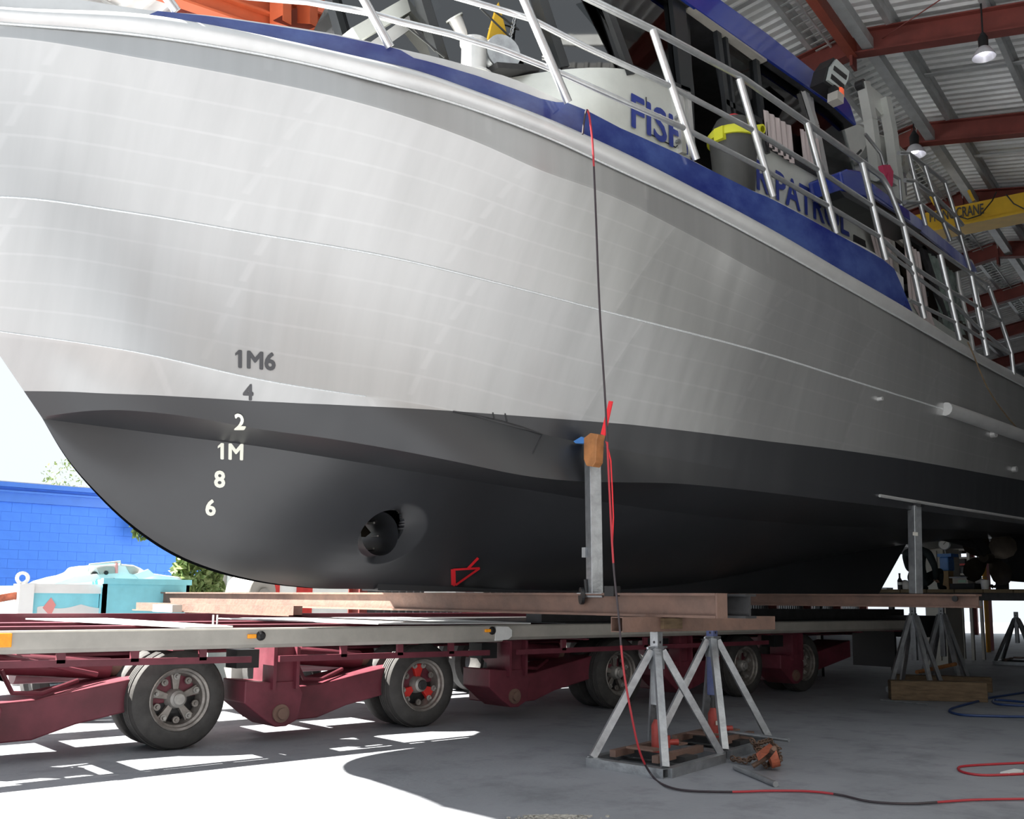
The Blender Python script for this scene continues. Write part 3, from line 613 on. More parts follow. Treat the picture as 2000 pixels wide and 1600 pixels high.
obj('trunk_top', MB().grid([tp, tin, [np.array([p[0]+.1, YC, p[2]]) for p in tp]]).grid([tpm, [np.array([p[0]+.1, YC, p[2]]) for p in tp]]), 'alu', bt)
# dash coaming under the windscreen, with a recessed vent slot
zc = tp[2][2]
obj('coaming', MB().prism([pY(x, y, 6.1) for x, y in ((1078, 133), (1090, 108), (1172, 76), (1200, 90), (1230, 128))], (0, .6, 0)), 'alu_white', bt)
obj('vent_slot', MB().prism([pY(x, y, 6.09) for x, y in ((1099, 114), (1148, 92), (1152, 97), (1104, 119))], (0, .01, 0)), 'railgrey', bt)
# windscreen: raked glass panes between black mullions
top_dx = -.55; ZT = 6.85
base = [np.array([6.35, 5.74, zc-.05]), np.array([5.75, 5.98, zc-.1]), np.array([5.05, 6.75, zc-.15]), np.array([4.8, YC, zc-.18])]
base = base+[p*[1, -1, 1]+[0, 2*YC, 0] for p in base[:-1][::-1]]
def raked(p): return np.array([p[0]-.42, YC+(p[1]-YC)*.97, ZT])
for i in range(len(base)-1):
    a, b_ = base[i], base[i+1]; obj('windscreen_pane', MB().prism([a, b_, raked(b_), raked(a)], (.012, .004, 0)), 'screen', bt)
for i, p in enumerate(base): obj('mullion', MB().bar(p+[-.01, 0, 0], raked(p)+[-.01, 0, 0], .11, .10), 'blackframe', bt)
for i in range(len(base)-1): obj('screen_sill', MB().bar(base[i]-[.02, 0, .02], base[i+1]-[.02, 0, .02], .06, .05), 'darkmetal', bt)
# wipers
for a, b_ in (((782, 42), (868, 112)), ((795, 42), (850, 100)), ((950, 10), (1018, 62)), ((938, 16), (1004, 80)), ((1220, 25), (1160, 0))):
    w_ = obj('wiper', MB().tube([pY(a[0], a[1], 6.2), pY(b_[0], b_[1], 6.2)], .009, 6), 'blackframe', bt)
# hidden cabin shell so that the windows look into a room
rb = MB(); XA, XB = 5.9, 12.6
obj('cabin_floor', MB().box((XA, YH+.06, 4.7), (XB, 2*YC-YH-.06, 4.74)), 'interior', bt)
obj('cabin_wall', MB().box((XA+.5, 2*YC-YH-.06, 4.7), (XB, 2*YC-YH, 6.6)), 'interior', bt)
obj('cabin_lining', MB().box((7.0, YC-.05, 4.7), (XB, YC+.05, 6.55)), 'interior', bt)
# door opening zone and pilot house side: posts and frames (black), glass
def fr(px, w_=.07, Y=YH-.01, m='blackframe', name='window_frame'):
    mb = MB(); P_ = [q(x, y, Y) for x, y in px]
    for a, b_ in zip(P_[:-1], P_[1:]): mb.bar(a, b_, w_, .05, up=(0, 1, 0))
    return obj(name, mb, m, bt)
# quarter pane forward of the door
poly([(1232, 137), (1346, 178), (1335, 0), (1150, -20)], YH+.02, 'glass', 'side_pane', th=.01)
fr([(1228, 131), (1165, -40)], .09); fr([(1228, 130), (1345, 178)], .035)
for (a, b_, wd) in (((1302, -10), (1350, 180), .10), ((1330, -10), (1352, 60), .12)): pass
fr([(1318, -30), (1341, 190)], .20)
fr([(1338, 10), (1352, 300)], .06, YH+.1)
fr([(1400, 60), (1425, 260)], .07); fr([(1415, 70), (1437, 270)], .04)
fr([(1475, 110), (1495, 300)], .06)
fr([(1335, 5), (1600, 180), (1642, 215)], .09)
fr([(1415, 200), (1495, 245)], .06); fr([(1580, 175), (1600, 330)], .05, YH, 'alu', 'corner_post')
fr([(1570, 172), (1593, 245), (1612, 340), (1640, 420)], .07, YH-.02, 'alu', 'corner_post')
fr([(1405, 120), (1432, 262)], .10, YH+.05)
# glazing
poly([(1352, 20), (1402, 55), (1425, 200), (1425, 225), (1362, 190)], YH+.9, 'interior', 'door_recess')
poly([(1418, 75), (1480, 115), (1492, 245), (1430, 210)], YH+.01, 'glass', 'side_pane', th=.008)
poly([(1485, 118), (1572, 178), (1600, 345), (1495, 268)], YH+.01, 'glass', 'side_pane', th=.008)
poly([(1583, 182), (1640, 218), (1690, 400), (1612, 345)], YH+.01, 'glass', 'side_pane', th=.008)
for (x0, y0, x1, y1, x2, y2, x3, y3) in ((1490, 212, 1545, 247, 1552, 322, 1497, 284), (1562, 250, 1598, 272, 1606, 345, 1570, 320)):
    a, b_, c, d = [q(*p, YH-.045) for p in ((x0, y0), (x1, y1), (x2, y2), (x3, y3))]; R_ = []; n = 24
    for k_ in range(n+1):
        t = k_/n; o_ = np.array([0, .010*math.sin(t*n*1.3), 0]); R_.append([a*(1-t)+b_*t+o_, d*(1-t)+c*t+o_*1.4])
    obj('pleated_panel', MB().grid(R_), 'pleated_panel', bt, smooth=True)  # pleated pink panel set just in front of the glass
# PATROL panel (pale sheet) and lower house side
poly([(1420, 232), (1432, 228), (1495, 262), (1497, 285), (1600, 345), (1616, 352), (1640, 377), (1688, 412), (1720, 510), (1722, 560), (1640, 520), (1440, 385), (1432, 330)], YH-.0, 'alu_white', 'house_side')
poly([(1668, 458), (1690, 470), (1692, 484), (1668, 472)], YH-.012, 'darkmetal', 'recess')
fr([(1497, 284), (1607, 347)], .03, YH-.02, 'darkmetal', 'window_sill'); fr([(1495, 240), (1499, 300)], .03, YH-.02)
# lettering
FP = q(1232, 245); ex = np.array([1, 0, 0.]); SZc = .335
def word(txt, P0, P1, h_):
    d = P1-P0; L_ = np.linalg.norm(d); o_ = obj('lettering', text_on(txt, P0, d/L_, upv, h_, .022, .004, width=L_), M_['letter'], bt); return o_
M_['letter'] = mat('letter_blue', (.03, .05, .26), .4)
word('FISH', q(1232, 246, YH-.006), q(1232, 246, YH-.006)+[.80, 0, -.02], .33)
word('R PATROL', q(1477, 368, YH-.006), q(1658, 462, YH-.006), .33)
# hatch seam with hinges on the trunk
hs = [q(x, y, YH-.008) for x, y in ((1262, 190), (1266, 260), (1320, 288), (1323, 284))]
obj('hatch_seam', MB().tube(hs, .006, 6), 'blackframe', bt)
for x, y in ((1320, 228), (1322, 275)): obj('hinge', MB().bar(q(x, y, YH-.02), q(x+3, y+3, YH-.02), .05, .03), 'galv', bt)
fr([(1325, 178), (1333, 300)], .07, YH-.02, 'alu', 'door_jamb'); fr([(1342, 182), (1352, 305)], .05, YH-.02, 'alu', 'door_jamb')
# upper roof with blue fascia
up_t = [(1180, -160), (1407, 0), (1500, 67), (1600, 147), (1650, 190), (1660, 205), (1672, 241)]; up_b = [(1672, 244), (1630, 206), (1500, 115), (1337, 0), (1130, -150)]
P_ = [q(x, y, 5.6) for x, y in up_t+up_b]
obj('roof_fascia', MB().prism(P_, (0, .03, 0)), 'gun', bt)
zt_, zb_ = P_[1][2], P_[7][2]; xe = P_[6][0]
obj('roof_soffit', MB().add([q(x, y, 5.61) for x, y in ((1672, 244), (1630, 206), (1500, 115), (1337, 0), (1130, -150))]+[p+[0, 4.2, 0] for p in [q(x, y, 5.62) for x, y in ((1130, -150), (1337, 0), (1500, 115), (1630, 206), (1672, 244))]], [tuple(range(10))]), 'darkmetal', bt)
obj('roof_top', MB().add([q(x, y, 5.62) for x, y in up_t]+[q(x, y, 5.62)+[0, 4.2, 0] for x, y in up_t[::-1]], [tuple(range(14))]), 'alu', bt)
obj('roof_fascia_front', MB().box((P_[0][0], 5.6, P_[-1][2]), (P_[0][0]+.03, 9.8, P_[0][2])), 'gun', bt)
obj('gutter', MB().bar(q(1345, 12, 5.66), q(1490, 118, 5.66), .10, .06), 'railgrey', bt); obj('gutter', MB().bar(q(1495, 120, 5.66), q(1625, 210, 5.66), .06, .05), 'darkmetal', bt)
# floodlight and navigation light on the fascia
fl = thing('floodlight', 'black framed rectangular floodlight tilted up on the cabin roof edge', 'floodlight', q(1635, 180, 5.25))
fo = [q(x, y, 5.2) for x, y in ((1633, 110), (1662, 137), (1659, 158), (1648, 183), (1613, 158), (1620, 128))]
obj('housing', MB().prism([p+[0, .03, 0] for p in fo], (0, .16, 0)), 'dark', fl)
fi = [q(x, y, 5.2) for x, y in ((1634, 115), (1659, 139), (1657, 154), (1646, 177), (1617, 156), (1623, 130))]
ln = obj('lens', MB().prism(fi, (0, .025, 0)), 'lens', fl)
for a in (((1630, 128), (1655, 148), (1653, 156), (1628, 136)), ((1625, 144), (1650, 166), (1648, 174), (1623, 153))): obj('tube_holder', MB().prism([q(x, y, 5.195) for x, y in a], (0, .006, 0)), 'dark', fl)
nl_ = thing('navigation_light', 'small orange navigation light on a grey bracket below the roof floodlight', 'lamp', q(1640, 195, 5.2))
obj('bracket', MB().bar(q(1626, 188, 5.2), q(1638, 198, 5.2), .12, .1), 'railgrey', nl_); obj('cover', MB().bar(q(1624, 180, 5.22), q(1632, 186, 5.22), .08, .14), 'dark', nl_)
obj('lens', MB().lathe(q(1640, 183, 5.2)-[0, 0, .04], upv, [(0, .001), (0, .045), (.08, .045), (.1, .03), (.1, .001)], 14), M_['amberred'] if 'amberred' in M_ else 'red', nl_, smooth=True)
# lower (aft) roof with washed blue fascia, tube edge, soffit
lo_t = [(1690, 350), (1712, 365), (1800, 430), (1870, 490), (1898, 512), (1905, 522)]; lo_b = [(1909, 532), (1885, 525), (1850, 492), (1800, 452), (1760, 420), (1700, 382)]
P2 = [q(x, y, 5.48) for x, y in lo_t+lo_b]; obj('aft_roof_fascia', MB().prism(P2, (0, .03, 0)), 'bluewash', bt)
obj('aft_fascia_panel', MB().prism([q(x, y, 5.47) for x, y in ((1704, 359), (1740, 386), (1775, 412), (1778, 430), (1738, 402), (1706, 378))], (0, .008, 0)), 'gun', bt)
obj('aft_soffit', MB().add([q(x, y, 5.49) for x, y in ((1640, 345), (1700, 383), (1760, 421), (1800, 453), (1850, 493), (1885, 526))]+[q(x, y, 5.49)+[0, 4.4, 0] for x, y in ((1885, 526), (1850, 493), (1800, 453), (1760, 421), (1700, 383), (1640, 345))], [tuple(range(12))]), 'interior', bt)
obj('aft_roof_top', MB().add([q(x, y, 5.5)+[0, 0, -.01] for x, y in lo_t]+[q(x, y, 5.5)+[0, 4.4, -.01] for x, y in lo_t[::-1]], [tuple(range(12))]), 'alu', bt)
obj('roof_end_tube', MB().tube([q(1897, 522, 5.5), q(1897, 522, 5.5)+[0, 4.4, 0]], .11, 16), 'alu', bt, smooth=True)
# blue rounded box on deck edge
pr = [(1642, 335), (1655, 329), (1680, 333), (1700, 352), (1708, 395), (1690, 385), (1660, 378), (1650, 372)]
obj('roof_locker', MB().prism([q(x, y, 5.25) for x, y in pr], (0, .4, 0)), 'gun', bt, bevel=.02)
obj('locker_base', MB().prism([q(x, y, 5.22) for x, y in ((1640, 372), (1690, 385), (1730, 412), (1800, 450), (1795, 458), (1700, 412), (1650, 385))], (0, .3, 0)), 'blackframe', bt)
# liferaft canister, A-frame
lr = thing('liferaft_canister', 'pale round liferaft canister lying on the aft cabin roof beside the white frame', 'liferaft', pY(1690, 330, 6.2))
ca = pY(1660, 278, 6.3); cb = pY(1722, 300, 6.3)+[.3, 0, 0]; r_ = .27; ax = (cb-ca); ax[2] = 0; Lc = np.linalg.norm(ax)
c_ = pY(1668, 285, 6.3); obj('shell', MB().lathe(c_, (1, .0, 0), [(-.1, .001), (-.1, r_*.9), (-.05, r_), (.42, r_), (.43, r_*1.05), (.47, r_*1.05), (.48, r_), (.95, r_), (1.0, r_*.9), (1.0, .001)], 28), 'alu_white', lr, smooth=True)
for h_ in (.1, .75): obj('strap', MB().lathe(c_, (1, 0, 0), [(h_, r_+.004), (h_, r_+.012), (h_+.05, r_+.012), (h_+.05, r_+.004)], 28), 'railgrey', lr)
obj('cradle', MB().box(c_+[.0, -.25, -.5], c_+[.06, .25, -.2]).box(c_+[.8, -.25, -.5], c_+[.86, .25, -.2]), 'galv', lr, kind='stuff')
obj('label_patch', MB().prism([pY(x, y, 6.02) for x, y in ((1673, 300), (1682, 291), (1684, 295), (1675, 304))], (0, .01, 0)), 'blackframe', lr)
def tubes(px, Y, r_, m='tube', name='rail', parent=bt, n=10):
    return obj(name, MB().tube([q(x, y, Y) for x, y in px], r_, n), m, parent, smooth=True)
af = thing('boat_davit_frame', 'pale aluminium frame with top gusset plate standing on the aft cabin roof', 'frame', pY(1720, 370, 5.9))
for px, wd in (([(1686, 162), (1700, 235), (1714, 350)], .13), ([(1727, 192), (1740, 260), (1757, 395)], .13)):
    mb = MB()
    for a, b_ in zip(px[:-1], px[1:]): mb.bar(q(*a, 5.9), q(*b_, 5.9), wd, .12, up=(0, 1, 0))
    obj('leg', mb, 'alu_white', af)
obj('gusset_plate', MB().prism([q(x, y, 5.92) for x, y in ((1684, 158), (1692, 160), (1730, 192), (1733, 215), (1722, 225), (1710, 210), (1696, 205))], (0, .05, 0)), 'alu_white', af)
obj('cross_bar', MB().bar(q(1717, 340, 5.9), q(1757, 365, 5.9), .06, .06), 'alu', af); obj('head_pulley', MB().lathe(q(1688, 163, 5.86), (0, 1, 0), [(0, .001), (0, .06), (.1, .06)], 14), 'darkmetal', af)
lb = thing('rescue_strap', 'folded red rescue strap hanging on the aft cabin roof rail', 'strap', q(1735, 362, 5.4))
obj('webbing', MB().prism([q(x, y, 5.4) for x, y in ((1724, 322), (1738, 322), (1745, 335), (1744, 362), (1739, 368), (1736, 352), (1735, 335), (1730, 345))], (0, .06, 0)), M_['redpink'] if 'redpink' in M_ else 'redtape', lb)
# railings
tr_ = .024
YR = 4.93
posts = [((345, 22), (325, -6)), ((762, 92), (700, -20)), ((1110, 200), (1012, -26)), ((1360, 312), (1275, 58)), ((1510, 384), (1444, 154)), ((1633, 456), (1576, 240)), ((1730, 508), (1684, 318)), ((1805, 622), (1765, 442)), ((1875, 664), (1836, 497)), ((1928, 694), (1897, 539))]
def YRf(x): return float(np.interp(x, [300, 700, 1000, 1200, 2000], [6.35, 5.62, 5.2, 4.98, 4.9]))
for a, b_ in posts:
    yy = YRf(a[0]); obj('railing_post', MB().tube([q(*a, yy), q(*b_, yy)], .033, 12), 'tube', bt, smooth=True)
def rail(px, r_=tr_, nm='rail'):
    P_ = [q(x, y, YRf(x)-.0) for x, y in px]; xs = [p[0] for p in px]; return obj(nm, MB().tube(P_, r_, 10), 'tube', bt, smooth=True)
rail([(1012, -75), (1090, -32), (1155, 0), (1275, 58), (1350, 98), (1450, 152), (1576, 240), (1686, 318), (1722, 345), (1738, 372), (1765, 442)], .03, 'hand_rail')
rail([(700, -60), (912, 0), (1037, 37), (1140, 90), (1308, 168), (1472, 255), (1600, 333), (1700, 400), (1765, 442), (1837, 493), (1900, 537), (1930, 557)])
rail([(330, -20), (560, 0), (600, 3), (717, 24), (780, 42), (880, 66), (980, 97), (1082, 137), (1200, 190), (1335, 250), (1490, 330), (1617, 402), (1717, 462), (1785, 522), (1850, 565), (1910, 600), (1955, 627)])
rail([(1727, 490), (1775, 525), (1785, 537), (1870, 600), (1910, 640), (1972, 690)], .02)
rail([(1775, 585), (1870, 632), (1925, 665), (1972, 690)], .02)
rail([(1930, 557), (1955, 627), (1975, 687), (1980, 732)], .027, 'railing_post'); rail([(1895, 540), (1925, 570), (1932, 560)], .018)
rail([(1903, 545), (1918, 610), (1926, 665)], .012)
# ladder rails to the upper deck
for px in ([(1755, 299), (1775, 300), (1790, 365), (1797, 398), (1808, 440)], [(1775, 300), (1805, 322), (1845, 355), (1858, 395), (1895, 528)], [(1805, 322), (1828, 395), (1856, 470)], [(1767, 352), (1785, 354), (1825, 383), (1868, 425), (1880, 440)], [(1767, 395), (1795, 396), (1845, 435), (1882, 462)], [(1785, 354), (1797, 398)]): tubes(px, 5.45, .026, name='ladder_rail')
for px in ([(1690, 262), (1720, 300), (1745, 385), (1765, 400)], [(1722, 330), (1757, 350), (1762, 420)]): tubes(px, 5.7, .02, name='ladder_rail')
# aft house side: curtains, frames, vinyl screens
YA = 5.65
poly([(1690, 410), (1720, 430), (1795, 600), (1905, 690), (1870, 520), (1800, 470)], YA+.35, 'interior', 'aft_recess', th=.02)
for px in (((1690, 420), (1738, 452), (1752, 560), (1716, 520)), ((1765, 470), (1798, 495), (1815, 600), (1775, 585)), ((1780, 590), (1820, 612), (1832, 650), (1800, 625))):
    a, b_, c, d = [q(*p, YA-.035) for p in px]; R_ = []
    for k_ in range(17):
        t = k_/16; o_ = np.array([0, .010*math.sin(k_*2.1), 0]); R_.append([a*(1-t)+b_*t+o_, d*(1-t)+c*t+o_])
    obj('pleated_panel', MB().grid(R_), 'pleated_panel', bt, smooth=True)
fr([(1738, 455), (1765, 610)], .06, YA, 'railgrey', 'door_frame'); fr([(1742, 458), (1768, 480)], .05, YA, 'railgrey', 'door_frame'); fr([(1684, 405), (1705, 425), (1800, 483), (1880, 530)], .05, YA, 'darkmetal', 'door_frame')
fr([(1768, 478), (1790, 600), (1800, 640)], .09, YA+.02); fr([(1800, 480), (1845, 620)], .10, YA, 'darkmetal', 'door_frame'); fr([(1720, 545), (1745, 575), (1810, 575)], .06, YA+.04)
for px in (((1808, 485), (1840, 505), (1868, 618), (1835, 600)), ((1842, 508), (1872, 525), (1893, 640), (1866, 618)), ((1826, 580), (1866, 600), (1884, 655), (1845, 640))):
    a, b_, c, d = [q(*p, YA) for p in px]; R_ = []
    for k_ in range(15):
        t = k_/14; o_ = np.array([0, .02*math.sin(k_*1.7), 0]); R_.append([a*(1-t)+b_*t+o_, (a+d)/2*(1-t)+(b_+c)/2*t-o_, d*(1-t)+c*t+o_])
    obj('vinyl_screen', MB().grid(R_), 'vinyl', bt, smooth=True)
tubes([(1869, 528), (1873, 560), (1893, 640), (1902, 690)], YA-.03, .03, 'alu', 'corner_post'); tubes([(1838, 505), (1868, 640)], YA-.03, .02, 'blackframe', 'zip_strip')
poly([(1775, 585), (1850, 640), (1902, 672), (1905, 705), (1850, 670), (1785, 632)], YA-.02, 'alu_white', 'lower_side_panel')
obj('aft_bulkhead', MB().box((12.75, YA+.1, 4.3), (12.8, 2*YC-YA, 5.5)), 'alu_white', bt)
# foredeck gear in front of the windscreen
bl = thing('mooring_bollard', 'short fat aluminium bollard on the foredeck by the windscreen', 'bollard', pY(925, 140, 6.3))
bc = pY(925, 148, 6.3); obj('post', MB().lathe(bc, upv, [(0, .11), (.28, .11), (.28, .125), (.31, .125), (.31, .001)], 24), 'alu', bl, smooth=True)
obj('base', MB().lathe(bc-[0, 0, .02], upv, [(0, .001), (0, .17), (.02, .17), (.02, .001)], 24), 'alu', bl)
vt = thing('vent_pipe', 'tilted aluminium vent pipe with flat cap on the foredeck', 'pipe', pY(905, 70, 6.6))
va_, vb_ = pY(888, 36, 6.6), pY(908, 75, 6.6); obj('pipe', MB().tube([vb_, va_], .065, 18), 'alu', vt, smooth=True); obj('cap', MB().tube([va_, va_+(va_-vb_)*.07], .085, 18), 'alu_white', vt)
wn = thing('anchor_winch', 'silver anchor winch with chain drum on the foredeck', 'winch', pY(985, 130, 6.25))
wc = pY(975, 112, 6.25); obj('drum', MB().lathe(wc, (.3, 1, 0), [(-.1, .001), (-.1, .16), (-.08, .16), (-.08, .1), (.1, .1), (.1, .16), (.12, .16), (.12, .001)], 22), 'galv', wn, smooth=True)
obj('motor', MB().tube([pY(1028, 128, 6.25), pY(1030, 95, 6.25)], .07, 16), 'alu', wn, smooth=True); obj('winch_base', MB().bar(pY(950, 140, 6.25), pY(1060, 148, 6.25), .3, .05), 'darkmetal', wn)
ch = [pY(x, y, 6.2) for x, y in ((1006, 30), (1000, 60), (990, 95), (975, 122))]; mb = MB(); P_ = []
for i in range(22):
    t = i/21*3; j = min(int(t), 2); c = ch[j]*(1-(t-j))+ch[j+1]*(t-j); d = ch[j+1]-ch[j]; d /= np.linalg.norm(d); s_ = np.cross(d, (0, 1, 0)) if i % 2 else np.array([0, 1., 0]); s_ /= np.linalg.norm(s_)
    mb.tube([c-d*.025, c-d*.012+s_*.014, c+d*.012+s_*.014, c+d*.025, c+d*.012-s_*.014, c-d*.012-s_*.014, c-d*.025], .006, 5)
obj('reflected_chain', mb, 'galv', wn, kind='stuff')
obj('crane_reflection', MB().prism([pY(x, y, 6.28) for x, y in ((975, 0), (1005, -10), (1000, 30), (988, 90), (952, 84), (960, 50))], (0, .03, 0)), 'yellow', wn)  # yellow strip and chain stand in for the crane's reflection in the windscreen
obj('deck_frame', MB().bar(pY(686, 74, 7.0), pY(835, -12, 7.0), .16, .12), 'alu_white', bt); obj('deck_frame', MB().bar(pY(720, 100, 7.0), pY(850, 8, 7.0), .10, .1), 'alu', bt)
obj('deck_panel', MB().prism([pY(x, y, 7.3) for x, y in ((740, 60), (800, 20), (870, -10), (1000, -10), (900, 120), (800, 100))], (0, .03, 0)), 'darkmetal', bt)
# vacuum in the side deck
vx = thing('vacuum_cleaner', 'grey drum vacuum with yellow collar and red knob on the side deck', 'vacuum', q(1435, 350, 5.32))
vc = q(1434, 338, 5.32); R = .225
obj('drum', MB().lathe(vc, upv, [(-.25, .001), (-.25, R*.82), (0.05, R*.9), (.30, R)], 32), 'plasticgrey', vx, smooth=True)
obj('collar', MB().lathe(vc, upv, [(.29, R*1.0), (.29, R*1.1), (.35, R*1.1), (.38, R*1.0), (.38, R*.7)], 32), 'hivis', vx, smooth=True)
obj('head', MB().lathe(vc, upv, [(.36, R*.98), (.44, R*.86), (.50, R*.72), (.53, R*.4), (.53, .001)], 32), 'plasticgrey', vx, smooth=True)
obj('knob', MB().lathe(vc, upv, [(.50, R*.45), (.54, R*.4), (.57, R*.2), (.575, .001)], 20), 'redtape', vx, smooth=True)
for s_ in (-1, 1): obj('latch', MB().box(vc+[s_*R*1.02-.03, -.07, .24], vc+[s_*R*1.02+.05, .03, .36]), 'hivis', vx)
obj('hose_port', MB().lathe(vc+[.09, -R*.95, .38], (0, 1, .2), [(-.05, .03), (-.05, .045), (.05, .05)], 16), 'hivis', vx); obj('badge', MB().box(vc+[-.04, -R*.9, .41], vc+[.03, -R*.8, .47]), 'railgrey', vx)
# ------------------------------------------------------------------ low loader trailer
YT = 7.5
zr1 = pY(500, 1227, YT)[2]; zr0 = pY(500, 1266, YT)[2]; X1 = pY(985, 1235, YT)[0]
trl = thing('low_loader_trailer', 'maroon low loader trailer with grey side rails and dual wheels under the boat', 'trailer', (6, 9, 0))
def crail(xa, xb, Y, za, zb):
    mb = MB(); pr = [(Y+.10, zb), (Y+.012, zb), (Y, zb-.012), (Y, za+.03), (Y+.03, za), (Y+.10, za), (Y+.10, za+.015), (Y+.04, za+.015), (Y+.02, za+.03), (Y+.02, zb-.015), (Y+.10, zb-.015)]
    return mb.prism([(xa, y, z) for y, z in pr], (xb-xa, 0, 0))
obj('side_rail', crail(-3, X1, YT, zr0, zr1), 'railgrey', trl)
obj('side_rail', crail(X1-.3, 15.4, YT+.06, zr0+.01, zr1), 'railgrey', trl)
pl = [(X1-.12, zr0+.01), (X1+.04, zr0+.02), (X1+.09, zr0+.05), (X1+.09, zr1-.05), (X1+.04, zr1-.015), (X1-.12, zr1-.01)]
obj('joint_plate', MB().prism([(x, YT-.012, z) for x, z in pl], (0, .02, 0)), 'zinc', trl)
for (x, w_, h_, dsc) in ((6, 34, 22, 'large'), (491, 17, 8, ''), (952, 12, 7, '')):
    a = pY(x-w_/2, 0, YT)[0]; b_ = pY(x+w_/2, 0, YT)[0]; zc_ = pY(x, {6: 1251, 491: 1243, 952: 1232}[x], YT)[2]; hz = h_/2*YT/1940/.9
    A = pY(x-w_/2, 1240, YT)[0]; B = pY(x+w_/2, 1240, YT)[0]
    obj('marker_light', MB().box((A, YT-.02, zc_-hz), (B, YT, zc_+hz)), 'amber', trl, bevel=.006)
for x, y in ((509, 1242), (961, 1232)): c = pY(x, y, YT); obj('lamp_base', MB().lathe(c, (0, -1, 0), [(0, .04), (.015, .038), (.03, .02), (.03, .001)], 16), 'dark', trl)
# ladder frame
zt1 = zr1
obj('inner_beam', MB().ibeam((-3, 8.55, zt1-.12), (15, 8.55, zt1-.12), .22, .24, .02, .015), 'redtrailer', trl)
obj('inner_beam', MB().ibeam((-3, 9.75, zt1-.12), (15, 9.75, zt1-.12), .30, .24, .02, .015), 'redtrailer', trl)
obj('far_rail', MB().box((-3, 10.9, zt1-.05), (15, 11.0, zt1+.06)), 'redtrailer', trl)
for i in range(16): x = -2.4+i*1.12; obj('cross_member', MB().ibeam((x, YT+.10, zt1-.10), (x, 10.9, zt1-.10), .09, .14, .012, .01), 'redtrailer', trl)
obj('deck_plate', MB().prism([(x, y, zt1+.004) for x, y in ((2.95, 10.8), (3.75, 10.8), (3.65, YT+.12), (3.25, YT+.12))], (0, 0, .012)), 'zinc', trl)
obj('deck_plate', MB().prism([(x, y, zt1+.004) for x, y in ((4.9, 10.6), (7.4, 10.6), (6.9, YT+.12), (5.3, YT+.5))], (0, 0, .012)), 'zinc', trl)
obj('deck_plate', MB().box((7.4, YT+.12, zt1+.0), (15, 10.8, zt1+.01)), 'darkmetal', trl)
for x in (416, 424): c = pY(x, 1220, 8.0); obj('stake', MB().tube([c, c+[0, 0, .08]], .008, 6), 'alu', trl)
# side guard bars with uprights
def guard(px0, px1, ups):
    a = pY(*px0, YT+.08); b_ = pY(*px1, YT+.08); obj('guard_bar', MB().bar(a, b_, .03, .05), 'redtrailer', trl)
    for x in ups:
        c = a+(b_-a)*((pY(x, 1290, YT+.08)[0]-a[0])/(b_[0]-a[0])); obj('guard_upright', MB().bar(c, [c[0], c[1], zr0], .06, .03, up=(0, 1, 0)), 'redtrailer', trl)
guard((-150, 1302), (490, 1288), (-30, 118, 262, 395)); guard((545, 1287), (955, 1275), (670, 780, 880)); guard((1010, 1274), (1500, 1255), (1100, 1260, 1400))
# axle pylons and swing arms
def pylon(x, nm=True):
    c = pY(x, 1320, 7.85); X_ = c[0]; obj('pylon', MB().box((X_-.11, 7.72, .42), (X_+.11, 8.0, zr0)).add([(X_-.11, 7.70, zr0)]*3, []), 'redtrailer', trl)
    obj('pylon_flange', MB().box((X_+.085, 7.66, .44), (X_+.115, 8.02, zr0)), 'redtrailer', trl); obj('pylon_flange', MB().box((X_-.13, 7.66, .44), (X_-.10, 8.02, zr0)), 'redtrailer', trl)
    pr = [(-.34, .52), (-.12, .50), (.14, .50), (.20, .40), (.16, .18), (.05, .13), (-.05, .13), (-.16, .20), (-.34, .34)]
    obj('pivot_bracket', MB().prism([(X_+x_-.02, 7.70, z) for x_, z in pr], (0, .42, 0)), 'redtrailer', trl, bevel=.01)
    obj('pivot_pin', MB().lathe((X_-.03, 7.70, .24), (0, -1, 0), [(0, .075), (.02, .075), (.02, .045), (.05, .045), (.05, .001)], 20), 'rust', trl)
    obj('lamp_box', MB().box((X_-.42, 7.75, .62), (X_-.22, 7.95, .77)), 'dark', trl)
    ar = [(.0, .14), (.45, .15), (.75, .24), (1.75, .42), (1.75, .66), (.9, .52), (.45, .44), (.0, .42)]
    obj('swing_arm', MB().prism([(X_+x_, 7.92, z) for x_, z in ar], (0, .55, 0)), 'redtrailer', trl, bevel=.012)
    obj('hydraulic_cylinder', MB().tube([(X_+.1, 8.3, .70), (X_+1.1, 8.3, .62)], .085, 16), 'redtrailer', trl, smooth=True)
    obj('cylinder_cap', MB().tube([(X_+1.08, 8.3, .621), (X_+1.2, 8.3, .61)], .06, 16), 'rust', trl, smooth=True)
    obj('hose', MB().tube([(X_+.2, 7.9, .66), (X_+.28, 7.88, .5), (X_+.5, 7.95, .48), (X_+.8, 8.1, .55)], .018, 8), 'redtrailer', trl, smooth=True)
    obj('air_tank', MB().tube([(X_+.5, 8.75, .62), (X_+1.5, 8.75, .62)], .13, 16), 'redtrailer', trl, smooth=True)
    return X_
XP = [pylon(540), pylon(990)]
for x in (XP[0]-2.35, XP[1]+2.65, XP[1]+5.0): c = proj((x, 7.85, .5)); pylon(c[0])
